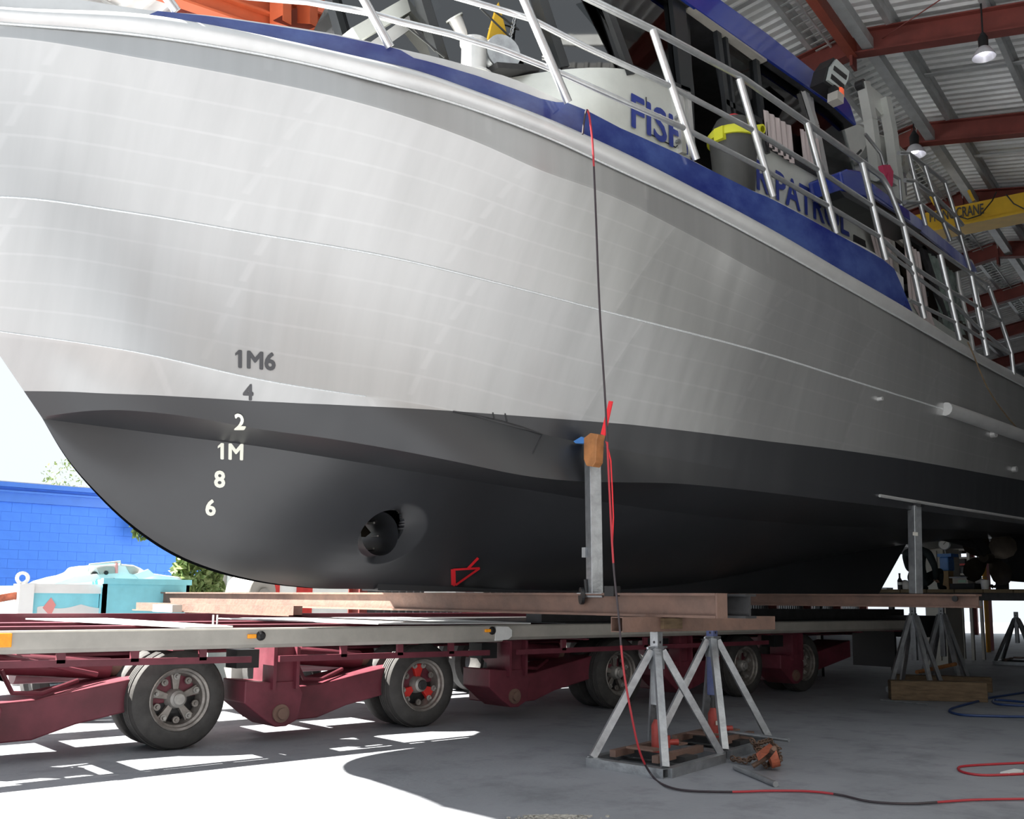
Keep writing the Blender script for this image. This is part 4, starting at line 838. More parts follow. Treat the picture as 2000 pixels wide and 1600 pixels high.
# wheels
rw_ = (pY(350, 1268, 7.82)[2]+0)/2
def wheel(X_, kind):
    Y0 = 7.80; wd = .225; R = rw_; Rr = R*.60
    ty = [(.03, Rr), (.0, Rr*1.06), (-.008, Rr*1.2), (.0, R*.86), (.02, R*.955), (.045, R*.99), (.06, R), (wd-.06, R), (wd-.045, R*.99), (wd-.02, R*.955), (wd, R*.86), (wd+.005, Rr*1.1), (wd-.02, Rr)]
    tyre = MB().lathe((X_, Y0, R), (0, 1, 0), ty, 56, close=True)
    t = obj('wheel', tyre, 'tyre', trl, smooth=True, auto=25)
    for k in range(4):
        g = .06+.035*(k+.5)*(wd-.12)/.14; 
    obj('tread_rib', MB().lathe((X_, Y0, R), (0, 1, 0), sum([[(.055+i*.03, R+.0005), (.058+i*.03, R+.006), (.075+i*.03, R+.006), (.078+i*.03, R+.0005)] for i in range(4)], []), 56), 'tyre', t, smooth=True, auto=25)
    rimp = [(.0, Rr*1.05), (-.006, Rr*1.02), (.004, Rr*.95), (.03, Rr*.93), (.04, Rr*.86), (.10, Rr*.83), (.12, Rr*.78), (.2, Rr*.78)]
    obj('rim', MB().lathe((X_, Y0, R), (0, 1, 0), rimp, 48), 'rim', t, smooth=True)
    obj('brake_drum', MB().lathe((X_, Y0, R), (0, 1, 0), [(.135, .001), (.13, Rr*.5), (.145, Rr*.79)], 32), 'dark', t)
    hm = 'red' if kind == 'red' else 'rim'
    n = 3 if kind == 'red' else 5
    hub = MB().lathe((X_, Y0, R), (0, 1, 0), [(.02, .001), (.02, Rr*.2), (.035, Rr*.28), (.1, Rr*.34), (.13, Rr*.36)], 24); obj('hub', hub, 'hub', t, smooth=True)
    obj('hub_cap', MB().lathe((X_, Y0, R), (0, 1, 0), [(.0, .001), (.0, Rr*.17), (.006, Rr*.2), (.03, Rr*.2)], 24), 'darkmetal' if kind == 'red' else 'hub', t, smooth=True)
    for k in range(n):
        a = 2*math.pi*k/n+(1.57 if kind == 'red' else .35); d = np.array([math.cos(a), 0, math.sin(a)]); c = np.array([X_, Y0+.085, R]); s_ = np.array([-math.sin(a), 0, math.cos(a)])
        sp = MB().prism([c+d*Rr*.28-s_*.022, c+d*Rr*.62-s_*(.05 if n == 3 else .032), c+d*Rr*.82-s_*(.075 if n == 3 else .042), c+d*Rr*.82+s_*(.075 if n == 3 else .042), c+d*Rr*.62+s_*(.05 if n == 3 else .032), c+d*Rr*.28+s_*.022], (0, .05, 0)); obj('spoke', sp, hm, t, bevel=.006)
        for j in ((-1, 1) if n == 3 else (0,)):
            cc = c+d*Rr*.74+s_*j*.05; obj('wheel_nut', MB().lathe(cc, (0, -1, 0), [(0, .026), (.012, .026), (.012, .014), (.035, .012), (.035, .001)], 10), 'hub', t)
        aa = a+math.pi/n; d2 = np.array([math.cos(aa), 0, math.sin(aa)]); obj('clamp', MB().lathe(c+d2*Rr*.7, (0, -1, 0), [(0, .03), (.015, .028), (.015, .014), (.03, .012), (.03, .001)], 10), 'rim', t)
    obj('inner_tyre', MB().lathe((X_, Y0+.30, R), (0, 1, 0), ty, 48, close=True), 'tyre', trl, smooth=True, auto=25)
    obj('axle', MB().tube([(X_, Y0+.1, R), (X_, Y0+1.0, R)], .06, 12), 'redtrailer', trl)
wx_ = [pY(352, 1365, 7.8)[0], pY(827, 1337, 7.8)[0], pY(1213, 1312, 7.8)[0]]; wx_ += [wx_[2]+2.35, pY(1572, 1290, 7.8)[0]]
for i, x in enumerate(wx_): wheel(x, 'red' if i == 1 else 'grey')
for x in wx_:
    ty = [(.03, .24), (.0, .26), (.0, rw_*.86), (.05, rw_), (.18, rw_), (.22, rw_*.86), (.22, .24)]
    obj('far_tyre', MB().lathe((x, 10.3, rw_), (0, 1, 0), ty, 36, close=True), 'tyre', trl, smooth=True); obj('far_tyre', MB().lathe((x, 10.6, rw_), (0, 1, 0), ty, 36, close=True), 'tyre', trl, smooth=True)
# gooseneck diagonal arm at far left
obj('steering_rod', MB().tube([pY(-60, 1275, 8.1), pY(60, 1292, 8.1), pY(190, 1318, 8.1)], .02, 8), 'redtrailer', trl)
# tail: rear bumper and mud flap
obj('rear_bumper', MB().box((14.6, YT-.1, .70), (15.5, 10.9, 1.02)), 'dark', trl); obj('mud_flap', MB().box((14.4, 7.7, .25), (14.43, 8.4, .8)), 'dark', trl)
# ------------------------------------------------------------------ bearer beams across
def bearer(x, y0, y1, z0, z1, label, m='rust', w_=.13, extras=True):
    t = thing('steel_bearer', label, 'beam', (x, y0, z0), 'rusty steel beams carrying the boat')
    obj('top_flange', MB().box((x-w_/2, y0, z1-.018), (x+w_/2, y1, z1)), m, t); obj('bottom_flange', MB().box((x-w_/2, y0, z0), (x+w_/2, y1, z0+.018)), m, t); obj('web', MB().box((x-.02, y0, z0+.018), (x+.0, y1, z1-.018)), m, t)
    return t
xb1 = 5.93; yb1 = pX(1408, 1187, 5.85)[1]; zb0 = pX(1408, 1208, 5.85)[2]; print('BEAM', yb1, zb0)
zb1 = 1.262
b1_ = bearer(xb1-.08, yb1, 14.6, zb0, zb1, 'rusty steel bearer beam under the bow with its near end over the jack stands')
obj('end_plate', MB().box((xb1-.14, yb1-.012, zb0), (xb1-.02, yb1, zb1)), 'rust', b1_)
b1b = bearer(xb1+.14, yb1-.1, 14.6, zb0, zb1-.003, 'darker steel bearer beam lying close behind the front bearer', 'darkmetal')
x2 = pX(1912, 1168, 13)[0]; y2 = pX(1912, 1168, 13)[1]
x2 = 10.1; y2 = pX(1912, 1168, 10.1)[1]
b2_ = bearer(10.1, y2, 14.6, pX(1912, 1184, 10.1)[2]-.02, 1.302, 'dark steel bearer beam under the stern with a hole near its end', 'rust')
c = (10.02, y2+.2, pX(1900, 1170, 10.1)[2]); obj('bolt_hole', MB().lathe(c, (-1, 0, 0), [(0, .03), (.02, .03), (.02, .001)], 12), 'dark', b2_)
A_ = pX(377, 1183, 5.0); bs = thing('loose_channel', 'short brown steel channel lying across the trailer left of the main bearer', 'beam', (5.0, 9.5, .97))
zl = zt1+.10
obj('channel', MB().box((4.95, 9.0, zt1+.062), (5.05, 13.2, zt1+.165)).box((4.9, 9.0, zt1+.062), (5.05, 13.2, zt1+.075)), 'rust', bs)
obj('packer', MB().box((4.78, 11.6, zt1+.06), (4.9, 12.2, zt1+.15)), 'beige', bs)
# packing blocks under the keel
for i, (x, lab) in enumerate(((xb1-.08, 'thin steel packer between keel and front bearer'), (xb1+.14, 'thin steel packer between keel and second bearer'))):
    obj('packer', MB().box((x-.06, YC-.25, zb1), (x+.06, YC+.25, 1.272)), 'zinc', label=lab, cat='packer')
# drum/tank on the far side
dk_ = thing('grey_drum', 'pale grey round drum lying behind the trailer below the bow', 'drum', pY(478, 1190, 13.5))
c = pY(485, 1157, 13.5); obj('shell', MB().lathe(c, (.25, -1, 0), [(-.2, .001), (-.2, .25), (.3, .25), (.32, .235), (.32, .001)], 32), 'beige', dk_, smooth=True); obj('rim_plate', MB().lathe(c+[.085, -.335, -.06], (.25, -1, 0), [(0, .12), (.01, .12), (.01, .001)], 24), 'railgrey', dk_)
obj('stand', MB().box(c+[-.3, -.2, -c[2]], c+[.3, .6, -.3]), 'railgrey', dk_)
obj('gap_block', MB().box((7.4, 8.0, zt1+.012), (9.95, 8.25, 1.115)), 'darkmetal', trl); obj('gap_block', MB().box((10.25, 8.0, zt1+.012), (15.3, 8.25, 1.115)), 'darkmetal', trl)  # dark blocks added to hide the bright strip between deck and bearers
# ------------------------------------------------------------------ adjustable prop 1 on the front bearer
def prop(px_t0, px_b, X_, label, m='galv', wd=.105, top=None):
    b_ = pX(*px_b, X_); t_ = pX(*px_t0, X_); t = thing('hull_prop', label, 'prop', (X_, b_[1], b_[2]))
    obj('tube', MB().bar(b_, t_, wd, wd, up=(.35, 1, 0)), m, t, bevel=.006); return t, b_, t_
xb = xb1-.08
p1, pb, pt = prop((1157, 868), (1162, 1161), xb, 'square galvanised prop on the front bearer, topped with a wooden block')
dpx = lambda x, y: pX(x, y, xb-.05)
obj('wood_pad', MB().prism([dpx(x, y) for x, y in ((1155, 858), (1168, 848), (1183, 851), (1180, 862), (1178, 905), (1172, 914), (1160, 912), (1155, 900))], (-.09, 0, 0)), 'timber_red', p1, bevel=.006)
obj('head_plate', MB().prism([dpx(x, y) for x, y in ((1120, 862), (1135, 853), (1146, 860), (1158, 858), (1156, 868), (1140, 866), (1124, 866))], (.12, 0, 0)), 'pblue', p1)
obj('lashing_strap', MB().prism([pX(x, y, xb-.3) for x, y in ((1189, 783), (1196, 784), (1181, 851), (1173, 848))], (.01, 0, 0)), 'redtape', p1)
obj('lashing_tail', MB().tube([pX(x, y, xb-.06) for x, y in ((1184, 862), (1193, 900), (1196, 960), (1198, 1010), (1196, 1060))], .006, 6), 'redtape', p1)
obj('base_plate', MB().box((xb-.07, pb[1]-.14, zb1), (xb+.07, pb[1]+.14, pb[2]+.004)), 'galv', p1)
c = dpx(1136, 1164); obj('clamp_wheel', MB().lathe(c, (1, -.6, 0), [(-.012, .001), (-.012, .07), (.012, .07), (.012, .001)], 24), 'dark', p1)
obj('clamp_screw', MB().tube([c, c+[.02, -.22, 0]], .014, 8), 'galv', p1); obj('clamp_handle', MB().tube([dpx(1144, 1132), dpx(1146, 1160)], .016, 8), 'dark', p1); obj('wing_nut', MB().box(dpx(1143, 1082)-[.02, .02, .03], dpx(1143, 1072)+[.02, .02, .01]), 'galv', p1)
c = dpx(1196, 1160); obj('clamp_block', MB().box(c-[.04, .05, .02], c+[.04, .05, .06]), 'dark', p1)
p2, pb2, pt2 = prop((1786, 988), (1789, 1160), 10.1, 'square galvanised prop on the stern bearer holding the chine', wd=.10)
obj('head_plate', MB().bar(pX(1774, 983, 10.1), pX(1802, 988, 10.1), .08, .03), 'dark', p2); obj('tube_label', MB().prism([pX(x, y, 10.0) for x, y in ((1783, 1039), (1793, 1040), (1793, 1047), (1783, 1046))], (-.004, 0, 0)), 'beige', p2)
p3, pb3, pt3 = prop((1952, 1005), (1958, 1152), 15.2, 'dark prop standing right of the propeller under the stern', 'darkmetal', .13)
obj('head_plate', MB().bar(pX(1940, 1004, 15.2), pX(1970, 1008, 15.2), .14, .06), 'dark', p3)
# ------------------------------------------------------------------ jack stands
def stand(F_, L_, R_, apex, ztop, label, post='galv'):
    F_, L_, R_ = [np.array(v, float) for v in (F_, L_, R_)]; B_ = L_+R_-F_; c = (L_+R_)/2; t = thing('jack_stand', label, 'stand', c, 'pyramid jack stands')
    hb_ = .065; e1 = (L_-F_)/np.linalg.norm(L_-F_); e2 = (R_-F_)/np.linalg.norm(R_-F_); o = np.array([0, 0, hb_/2])
    mb = MB().frame(F_+o-e1*.0, e1, upv, hb_, hb_, .005, np.linalg.norm(L_-F_)); obj('base_tube', mb, 'galv', t, bevel=0)
    mb = MB().frame(R_+o, e1, upv, hb_, hb_, .005, np.linalg.norm(B_-R_)); obj('base_tube', mb, 'galv', t)
    obj('base_tube', MB().bar(F_+o+e2*hb_/2, R_+o-e2*hb_/2, hb_, hb_), 'galv', t); obj('base_tube', MB().bar(L_+o+e2*hb_/2, B_+o-e2*hb_/2, hb_, hb_), 'galv', t)
    A_ = np.array([c[0], c[1], ztop-.14])
    for q_ in (F_, L_, R_, B_):
        d = (c-q_); d /= np.linalg.norm(d); obj('leg', MB().bar(q_+[0, 0, hb_]+d*.03, A_-d*.045, .052, .052, up=e1+e2), 'galv', t)
    obj('sleeve', MB().bar(A_-[0, 0, .14], A_+[0, 0, .03], .085, .085, up=e1), 'galv', t)
    obj('inner_post', MB().bar((c[0], c[1], .43), (c[0], c[1], ztop), .07, .07, up=e1), post, t, bevel=.004)
    for z in (ztop-.08,): obj('pin_hole', MB().lathe((c[0], c[1], z), tuple(-(e1*.3+e2)/1.0) if 0 else tuple(-e2), [(.034, .010), (.0365, .010), (.0365, .001)], 12), 'dark', t); obj('pin_hole', MB().lathe((c[0], c[1], z), tuple(-e1), [(.034, .010), (.0365, .010), (.0365, .001)], 12), 'dark', t)
    rd = e1*.7-e2*.7; obj('locking_pin', MB().tube([A_+[0, 0, .02]-e2*.14, A_+[0, 0, .02]+e2*.16], .009, 8), 'galv', t)
    # timber and channel bearer inside the base for the jack
    for s_ in (-.19, .19):
        obj('bearing_bar', MB().bar(c+e1*s_*1.0+e2*-.36+[0, 0, hb_+.03], c+e1*s_*1.0+e2*.36+[0, 0, hb_+.03], .05, .05), 'rust', t)
    obj('jack_channel', MB().bar(c-e1*.3+[0, 0, hb_+.0], c+e1*.3+[0, 0, hb_+.0], .16, .05), 'darkmetal', t)
    for s_ in (-.2, .2): obj('bearing_plate', MB().bar(c+e2*s_-e1*.12+[0, 0, hb_+.07], c+e2*s_+e1*.12+[0, 0, hb_+.07], .12, .014), 'rust', t)
    return t, c, e1, e2
def bottle_jack(c, ht, label):
    t = thing('bottle_jack', label, 'jack', c, 'red bottle jacks'); r = .045; b = np.array(c, float)
    obj('body', MB().lathe(b, upv, [(0, .001), (0, r*1.3), (.03, r*1.3), (.035, r), (.19, r), (.225, r*.62), (.235, r*.55), (.235, .001)], 24), 'redjack', t, smooth=True)
    obj('ram', MB().lathe(b, upv, [(.235, r*.35), (ht-.02, r*.35), (ht-.02, r*.6), (ht, r*.6), (ht, .001)], 16), 'darkmetal', t, smooth=True)
    obj('pump', MB().tube([b+[.05, -.06, .03], b+[.05, -.06, .12]], .018, 12), 'redjack', t); obj('handle_socket', MB().tube([b+[.03, -.04, .07], b+[.12, -.10, .07]], .022, 12), 'redjack', t)
    obj('label_patch', MB().prism([b+[-.03, -r*1.02, .10], b+[.0, -r*1.12, .10], b+[.0, -r*1.12, .135], b+[-.03, -r*1.02, .135]], (-.002, -.002, 0)), 'beige', t)
ztb = zb0-.11
F1 = pz(1300, 1521, 0); L1 = pz(1150, 1497, 0); R1 = pz(1414, 1488, 0)
s1, c1_, e1_, e2_ = stand(F1, L1, R1, None, ztb, 'galvanised pyramid jack stand nearest the camera, under the front bearer')
bottle_jack(c1_+[0, 0, .09], .34, 'red bottle jack inside the jack stand nearest the camera')
F2 = pz(1417, 1484, 0); dF = F2-F1
s2, c2_, _, _ = stand(F2, L1+dF, R1+dF, None, zb0-.06, 'galvanised jack stand with a blue inner post, just behind the nearest one', 'navypost')
bottle_jack(c2_+[0, 0, .09], .34, 'red bottle jack inside the stand with the blue post')
# hollow tube laid over the stands
ct = pz(1210, 1229, ztb+.055); ht_ = thing('hollow_tube', 'rusty hollow square tube lying on the nearest jack stand', 'tube', (ct[0], c1_[1], ztb))
y_ = c1_[1]; xa_ = pY(1205, 1229, y_)[0]
obj('tube', MB().frame((xa_, y_, ztb+.055), (1, 0, 0), upv, .12, .11, .007, 1.9), 'rust', ht_); obj('timber_packer', MB().box((c1_[0]-.02, y_-.09, ztb+.02), (c1_[0]+.2, y_-.06, ztb+.10)), 'timber', ht_)
# distant stands
cen = pz(1800, 1352, 0)
def far_stand(px, ap, lab, zt_, sc=.62):
    c = pz(*px, 0); e1 = e1_; e2 = e2_; return stand(c-(e1+e2)*sc/2, c+(e1-e2)*sc/2, c+(e2-e1)*sc/2, None, zt_, lab)
far_stand((1790, 1352), 0, 'jack stand behind the timber blocks, left one of the dim pair', pX(1912, 1184, 14.3)[2]-.0)
far_stand((1846, 1340), 0, 'jack stand behind the timber blocks, right one of the dim pair', pX(1912, 1184, 14.3)[2]-.0)
far_stand((1990, 1298), 0, 'dark jack stand cut by the right edge of the picture', 1.06, .8)
# timbers, bar, pipes, chain, hoses
def beamb(a, b_, w_, h_, nm, m, lab, cat, z=0, grp=None):
    a = pz(*a, 0); b_ = pz(*b_, 0); return obj(nm, MB().bar(a+[0, 0, h_/2+z], b_+[0, 0, h_/2+z], w_, h_), m, label=lab, cat=cat, group=grp, bevel=.01)
beamb((1738, 1366), (1926, 1371), .20, .24, 'timber_block', 'timber', 'long thick timber block on the floor in front of the dim stands', 'timber')
beamb((1752, 1345), (1938, 1352), .2, .2, 'timber_block', 'timber', 'second timber block lying just behind the front one', 'timber')
a = pz(1790, 1352, 0)+[0, -.02, .27]; b_ = pz(1882, 1345, 0)+[0, .1, .34]; obj('orange_bar', MB().tube([a, b_], .028, 10), 'timber_red', label='orange brown bar lying on top of the timber blocks', cat='bar')
obj('steel_rod', MB().tube([pz(1720, 1368, .012), pz(1812, 1376, .012)], .012, 8), 'galv', label='thin steel rod on the floor in front of the timber blocks', cat='rod')
obj('steel_pipe', MB().tube([pz(1436, 1499, .02), pz(1515, 1532, .02)], .02, 12), 'galv', label='short grey pipe lying on the floor right of the near stand', cat='pipe')
obj('steel_pipe', MB().tube([c2_+e2_*.1+[0, 0, .13], pz(1541, 1446, .13)], .016, 12), 'galv', label='thin pipe resting on the base of the stand with the blue post', cat='pipe')
cb_ = thing('chain_binder', 'heap of rusty chain and a load binder on the floor beside the stands', 'chain', pz(1492, 1480, 0))
def links(path, n_, r, nm):
    P_ = [np.array(p, float) for p in path]; L_ = np.cumsum([0]+[np.linalg.norm(b-a) for a, b in zip(P_[:-1], P_[1:])]); mb = MB()
    for i in range(n_):
        s_ = L_[-1]*i/(n_-1); j = min(np.searchsorted(L_, s_, side='right')-1, len(P_)-2); c = P_[j]+(P_[j+1]-P_[j])*((s_-L_[j])/(L_[j+1]-L_[j])); d = P_[j+1]-P_[j]; d /= np.linalg.norm(d)
        w_ = np.cross(d, upv); w_ /= np.linalg.norm(w_); v_ = w_ if i % 2 else np.cross(w_, d); pts = [c+d*r*1.6*math.cos(a)+v_*r*math.sin(a) for a in np.linspace(0, 2*math.pi, 11)]; mb.tube(pts, r*.32, 6, False)
    return obj(nm, mb, 'chain', cb_, kind='stuff')
c = pz(1490, 1482, 0)
rr = np.random.RandomState(3)
links([pz(1432, 1482, .03), pz(1455, 1487, .03), pz(1475, 1478, .05), pz(1500, 1470, .12), pz(1520, 1470, .08), pz(1524, 1485, .04), pz(1495, 1495, .03), pz(1480, 1480, .07), pz(1508, 1462, .14)], 46, .019, 'chain_links')
links([c+[rr.uniform(-.16, .2), rr.uniform(-.12, .14), rr.uniform(.03, .13)] for _ in range(16)], 60, .018, 'chain_links')
obj('binder_lever', MB().tube([pz(1470, 1497, .03), pz(1500, 1478, .10), pz(1512, 1462, .2)], .018, 8), 'chain', cb_); obj('hook', MB().lathe(pz(1510, 1480, .09), (1, -1, .4), [(-.03, .04), (-.03, .07), (.03, .07), (.03, .04)], 18, close=True), 'redjack2', cb_)
obj('orange_hook', MB().prism([pz(x, y, .16) for x, y in ((1484, 1466), (1503, 1452), (1512, 1460), (1500, 1472), (1490, 1480))], (.02, .05, -.03)), 'redjack2', cb_)
def cable(px, zs, m, r, nm, lab):
    P_ = [pz(x, y, r) for x, y in px]; return obj(nm, MB().tube(fine(P_), r, 8), m, label=lab, cat='hose' if 'hose' in nm else 'cable', smooth=True)
def fine(P_, n=8):
    P_ = [np.array(p, float) for p in P_]; Q = []; t = np.arange(len(P_)); T = np.linspace(0, len(P_)-1, (len(P_)-1)*n+1)
    return list(np.stack([smoothc(t, [p[k] for p in P_], T) for k in range(3)], 1))
cable([(2040, 1375), (1960, 1368), (1940, 1368), (1952, 1376), (2040, 1380)], 0, 'hoseblue', .014, 'blue_hose', 'dark blue hose loop at the right edge behind the open floor')
cable([(2040, 1401), (1900, 1398), (1862, 1393), (1855, 1387), (1872, 1380), (1925, 1366), (1940, 1362), (2040, 1347)], 0, 'hoseblue', .014, 'blue_hose', 'blue hose curving round the front of the timber blocks')
cable([(2060, 1488), (1960, 1492), (1890, 1496), (1872, 1500), (1880, 1508), (1915, 1514), (1975, 1513), (2060, 1508)], 0, 'cablered', .009, 'red_cable', 'red and black cable loop at the right edge of the floor')
# two-tone welding cable from the gunwale to the floor
yy = 4.80
top = [pY(x, y, yy) for x, y in ((1138, 262), (1141, 235), (1145, 216), (1149, 219), (1153, 240), (1158, 290), (1163, 400), (1171, 600))]
hang = []
PX = [(1183, 800), (1190, 950), (1198, 1100), (1208, 1200), (1217, 1300), (1232, 1390), (1250, 1470)]
G0 = pz(1275, 1517, .012)
for i, (x, y) in enumerate(PX): t = (i+1)/(len(PX)+1); hang.append(pY(x, y, yy+(G0[1]-yy)*t**1.5))
flo = [pz(x, y, .012) for x, y in ((1275, 1517), (1305, 1537), (1350, 1545), (1430, 1547), (1500, 1545), (1580, 1546), (1640, 1553), (1700, 1566), (1780, 1570), (1860, 1565), (1920, 1562), (2060, 1560))]
path = fine(top+hang+flo, 5); wc_ = thing('welding_cable', 'red and dark cable hung over the gunwale and trailing across the floor', 'cable', G0)
segs = [0, 12, 27, 42, 50, 58, 72, 90, 104, 118, len(path)-1]
for i, (a, b_) in enumerate(zip(segs[:-1], segs[1:])): obj('cable_length', MB().tube(path[a:b_+1], .0075, 8), 'cableblk' if i % 2 == 0 else 'cablered', wc_, smooth=True)
yl = [pY(x, y, 4.85) for x, y in ((1890, 668), (1900, 690), (1912, 720), (1930, 760), (1960, 805), (2005, 858))]; obj('yellow_line', MB().tube(fine(yl), .008, 6), 'timber', label='thin yellow brown line hanging down the hull side near the stern', cat='rope')
# tag and crumbs on floor
obj('paper_tag', MB().box(pz(1971, 1516, 0), pz(1981, 1507, 0)+[0, 0, .02]), 'white', label='small white tag on the floor by the red cable loop', cat='tag')
gp = MB()
for i in range(420):
    x, y = 1085+rng.randn()*28, 1594+abs(rng.randn())*6; p = pz(x, y, 0); s_ = rng.uniform(.003, .010); gp.box(p-[s_, s_, 0], p+[s_, s_*rng.uniform(.5, 1), s_])
obj('gravel_spill', gp, 'gravel', label='small spill of gravel on the floor at the bottom edge', cat='gravel', kind='stuff')
# ------------------------------------------------------------------ under the stern: running gear, person and workshop things
prop_c = pY(1930, 1090, 6.5)
sh = obj('propeller_shaft', MB().tube([pY(1835, 1048, 6.6), pY(1905, 1066, 6.5), prop_c], .05, 12), 'dark', bt)
obj('shaft_strut', MB().prism([pY(x, y, 6.45) for x, y in ((1885, 1036), (1905, 1034), (1932, 1070), (1938, 1084), (1922, 1082))], (0, .06, 0)), 'dark', bt)
pr_ = obj('propeller', MB().lathe(prop_c, (1, 0, 0), [(-.15, .001), (-.15, .07), (.1, .09), (.2, .05), (.25, .001)], 20), 'bronze', bt, smooth=True)
for k in range(4):
    a = k*math.pi/2+.9; d = np.array([0, math.cos(a), math.sin(a)]); s_ = np.array([.35, -math.sin(a), math.cos(a)]); s_ /= np.linalg.norm(s_); P_ = []
    for (r_, w0, w1) in ((.06, -.06, .06), (.16, -.14, .16), (.28, -.19, .20), (.38, -.16, .17), (.45, -.05, .08)): P_.append((r_, w0, w1))
    L0 = [prop_c+d*r_+s_*w0 for r_, w0, w1 in P_]; L1_ = [prop_c+d*r_+s_*w1 for r_, w0, w1 in P_]; M0 = [prop_c+d*r_+s_*(w0+w1)/2+[.03, 0, 0] for r_, w0, w1 in P_]
    obj('blade', MB().grid([L0, M0, L1_, [p+[.012, 0, 0] for p in M0], L0]), 'bronze', pr_, smooth=True)
obj('rudder', MB().prism([pY(x, y, 6.6) for x, y in ((1966, 1040), (2030, 1040), (2040, 1140), (1975, 1135), (1962, 1090))], (0, .07, 0)), 'dark', bt, bevel=.01)
obj('rudder_stock', MB().tube([pY(1985, 1005, 6.63), pY(1988, 1045, 6.63)], .06, 12), 'dark', bt)
# staging
zpl = pX(1850, 1151, 14.5)[2]
st_ = thing('work_staging', 'long dark plank staging under the stern with tools standing on it', 'staging', (15, 7.5, zpl-.06))
for i in range(9): y = 5.6+i*.42; obj('plank', MB().box((14.62, y, zpl-.05), (17.6, y+.4, zpl)), 'olive', st_)
for x in (14.8, 17.2): obj('bearer', MB().box((x, 5.6, zpl-.15), (x+.1, 9.35, zpl-.05)), 'darkmetal', st_)
for x in (14.85, 17.25):
    for y in (5.75, 9.25): obj('leg', MB().box((x-.04, y-.04, 0), (x+.04, y+.04, zpl-.15)), 'darkmetal', st_)
def it(px, X_): return pX(*px, X_)
XA_ = 15.0
def onpl(p): p = np.array(p, float); p[2] = zpl; return p
def base_at(x, X_): return onpl(pX(x, 1150, X_))
# cabinet, gauge, blue tank, shelf rack, plywood
cbn = thing('steel_cabinet', 'beige steel cabinet behind the stern prop', 'cabinet', (19.5, pX(1820, 1150, 19.5)[1], 0))
a = pX(1802, 1072, 19.5); b_ = pX(1841, 1072, 19.5); obj('body', MB().box((19.5, a[1], 0), (20.2, b_[1], a[2])), 'beige', cbn); obj('door_badge', MB().prism([pX(x, y, 19.49) for x, y in ((1816, 1077), (1827, 1077), (1827, 1081), (1816, 1081))], (-.01, 0, 0)), 'dark', cbn)
obj('door', MB().box((19.47, a[1]-.04, .1), (19.5, b_[1]+.12, a[2]-.05)), 'beige', cbn)
bx_ = thing('white_carton', 'white carton on top of the beige cabinet', 'box', (19.6, a[1]-.2, a[2])); obj('carton', MB().box((19.6, a[1]-.02, a[2]), (20.0, b_[1]+.22, a[2]+.22)), 'white', bx_)
tk = thing('blue_tank', 'small blue plastic tank on the pump behind the stern', 'tank', base_at(1845, 16.0))
a = pX(1834, 1088, 16.); b_ = pX(1853, 1115, 16.); obj('body', MB().box((16.0, a[1], b_[2]), (16.22, b_[1], a[2])), 'pblue', tk, bevel=.02); obj('lid', MB().box((15.98, a[1]+.02, a[2]), (16.24, b_[1]-.06, a[2]+.05)), 'pblue', tk)
obj('stand', MB().box((16.02, a[1]-.02, zpl), (16.2, b_[1]+.02, b_[2])), 'ply', tk)
gg = thing('pressure_gauge', 'round white dial gauge on a thin stem above the blue tank', 'gauge', pX(1847, 1088, 16.05))
g = pX(1845, 1064, 16.05); obj('dial', MB().lathe(g, (-1, -.25, 0), [(0, .001), (0, .085), (.04, .085), (.04, .078), (.035, .001)], 28), 'glassw', gg, smooth=True); obj('bezel', MB().lathe(g, (-1, -.25, 0), [(.03, .078), (.045, .078), (.045, .09), (.0, .09)], 28), 'galv', gg)
obj('needle', MB().bar(g+[-.045, .0, 0], g+[-.045, -.04, .04], .006, .006), 'dark', gg); obj('stem', MB().tube([g-[0, 0, .08], pX(1848, 1087, 16.05)], .010, 8), 'galv', gg)
rk = thing('shelf_rack', 'dark steel shelf rack with red shelf and boxes behind the stern', 'shelf', (22, pX(1870, 1150, 22)[1], 0))
a = pX(1852, 1058, 22.); b_ = pX(1890, 1058, 22.)
for y in (a[1], b_[1]):
    for x in (22., 22.5): obj('upright', MB().box((x-.03, y-.03, 0), (x+.03, y+.03, a[2])), 'railgrey', rk)
for i, py in enumerate((1140, 1122, 1103, 1090, 1074)): z = pX(1870, py, 22)[2]; obj('shelf', MB().box((22, b_[1], z-.02), (22.5, a[1], z+.02)), 'railgrey' if i != 2 else 'red', rk)
for i, (px, py, m) in enumerate(((1860, 1098, 'red'), (1874, 1099, 'dark'), (1866, 1118, 'dark'), (1880, 1117, 'darkmetal'), (1864, 1136, 'darkmetal'), (1878, 1136, 'dark'), (1868, 1072, 'dark'))):
    p = pX(px, py, 22.1); obj('tool_box', MB().box(p-[0, .12, .1], p+[.25, .12, .1]), m, rk)
pb_ = thing('plywood_offcut', 'upright plywood sheet standing below the blue tank', 'board', base_at(1848, 16.6)); obj('board', MB().prism([pX(x, y, 16.6) for x, y in ((1840, 1116), (1859, 1117), (1859, 1150), (1838, 1150))], (.02, 0, 0)), 'ply', pb_)
for (x0, x1, y0, y1, m, lab, X_) in ((1914, 1922, 1048, 1150, 'orng', 'orange painted post in the bright opening behind the propeller', 26.), (1916, 1929, 1040, 1150, 'pink', 'pink red column in the bright opening behind the propeller', 27.)):
    a = pX(x0, y0, X_); b_ = pX(x1, y1, X_); obj('painted_post', MB().box((X_, a[1], 0), (X_+.2, b_[1], a[2])), m, label=lab, cat='post')
ws = thing('bench_scales', 'flat weighing scales with green display on the staging', 'scales', base_at(1876, 15.))
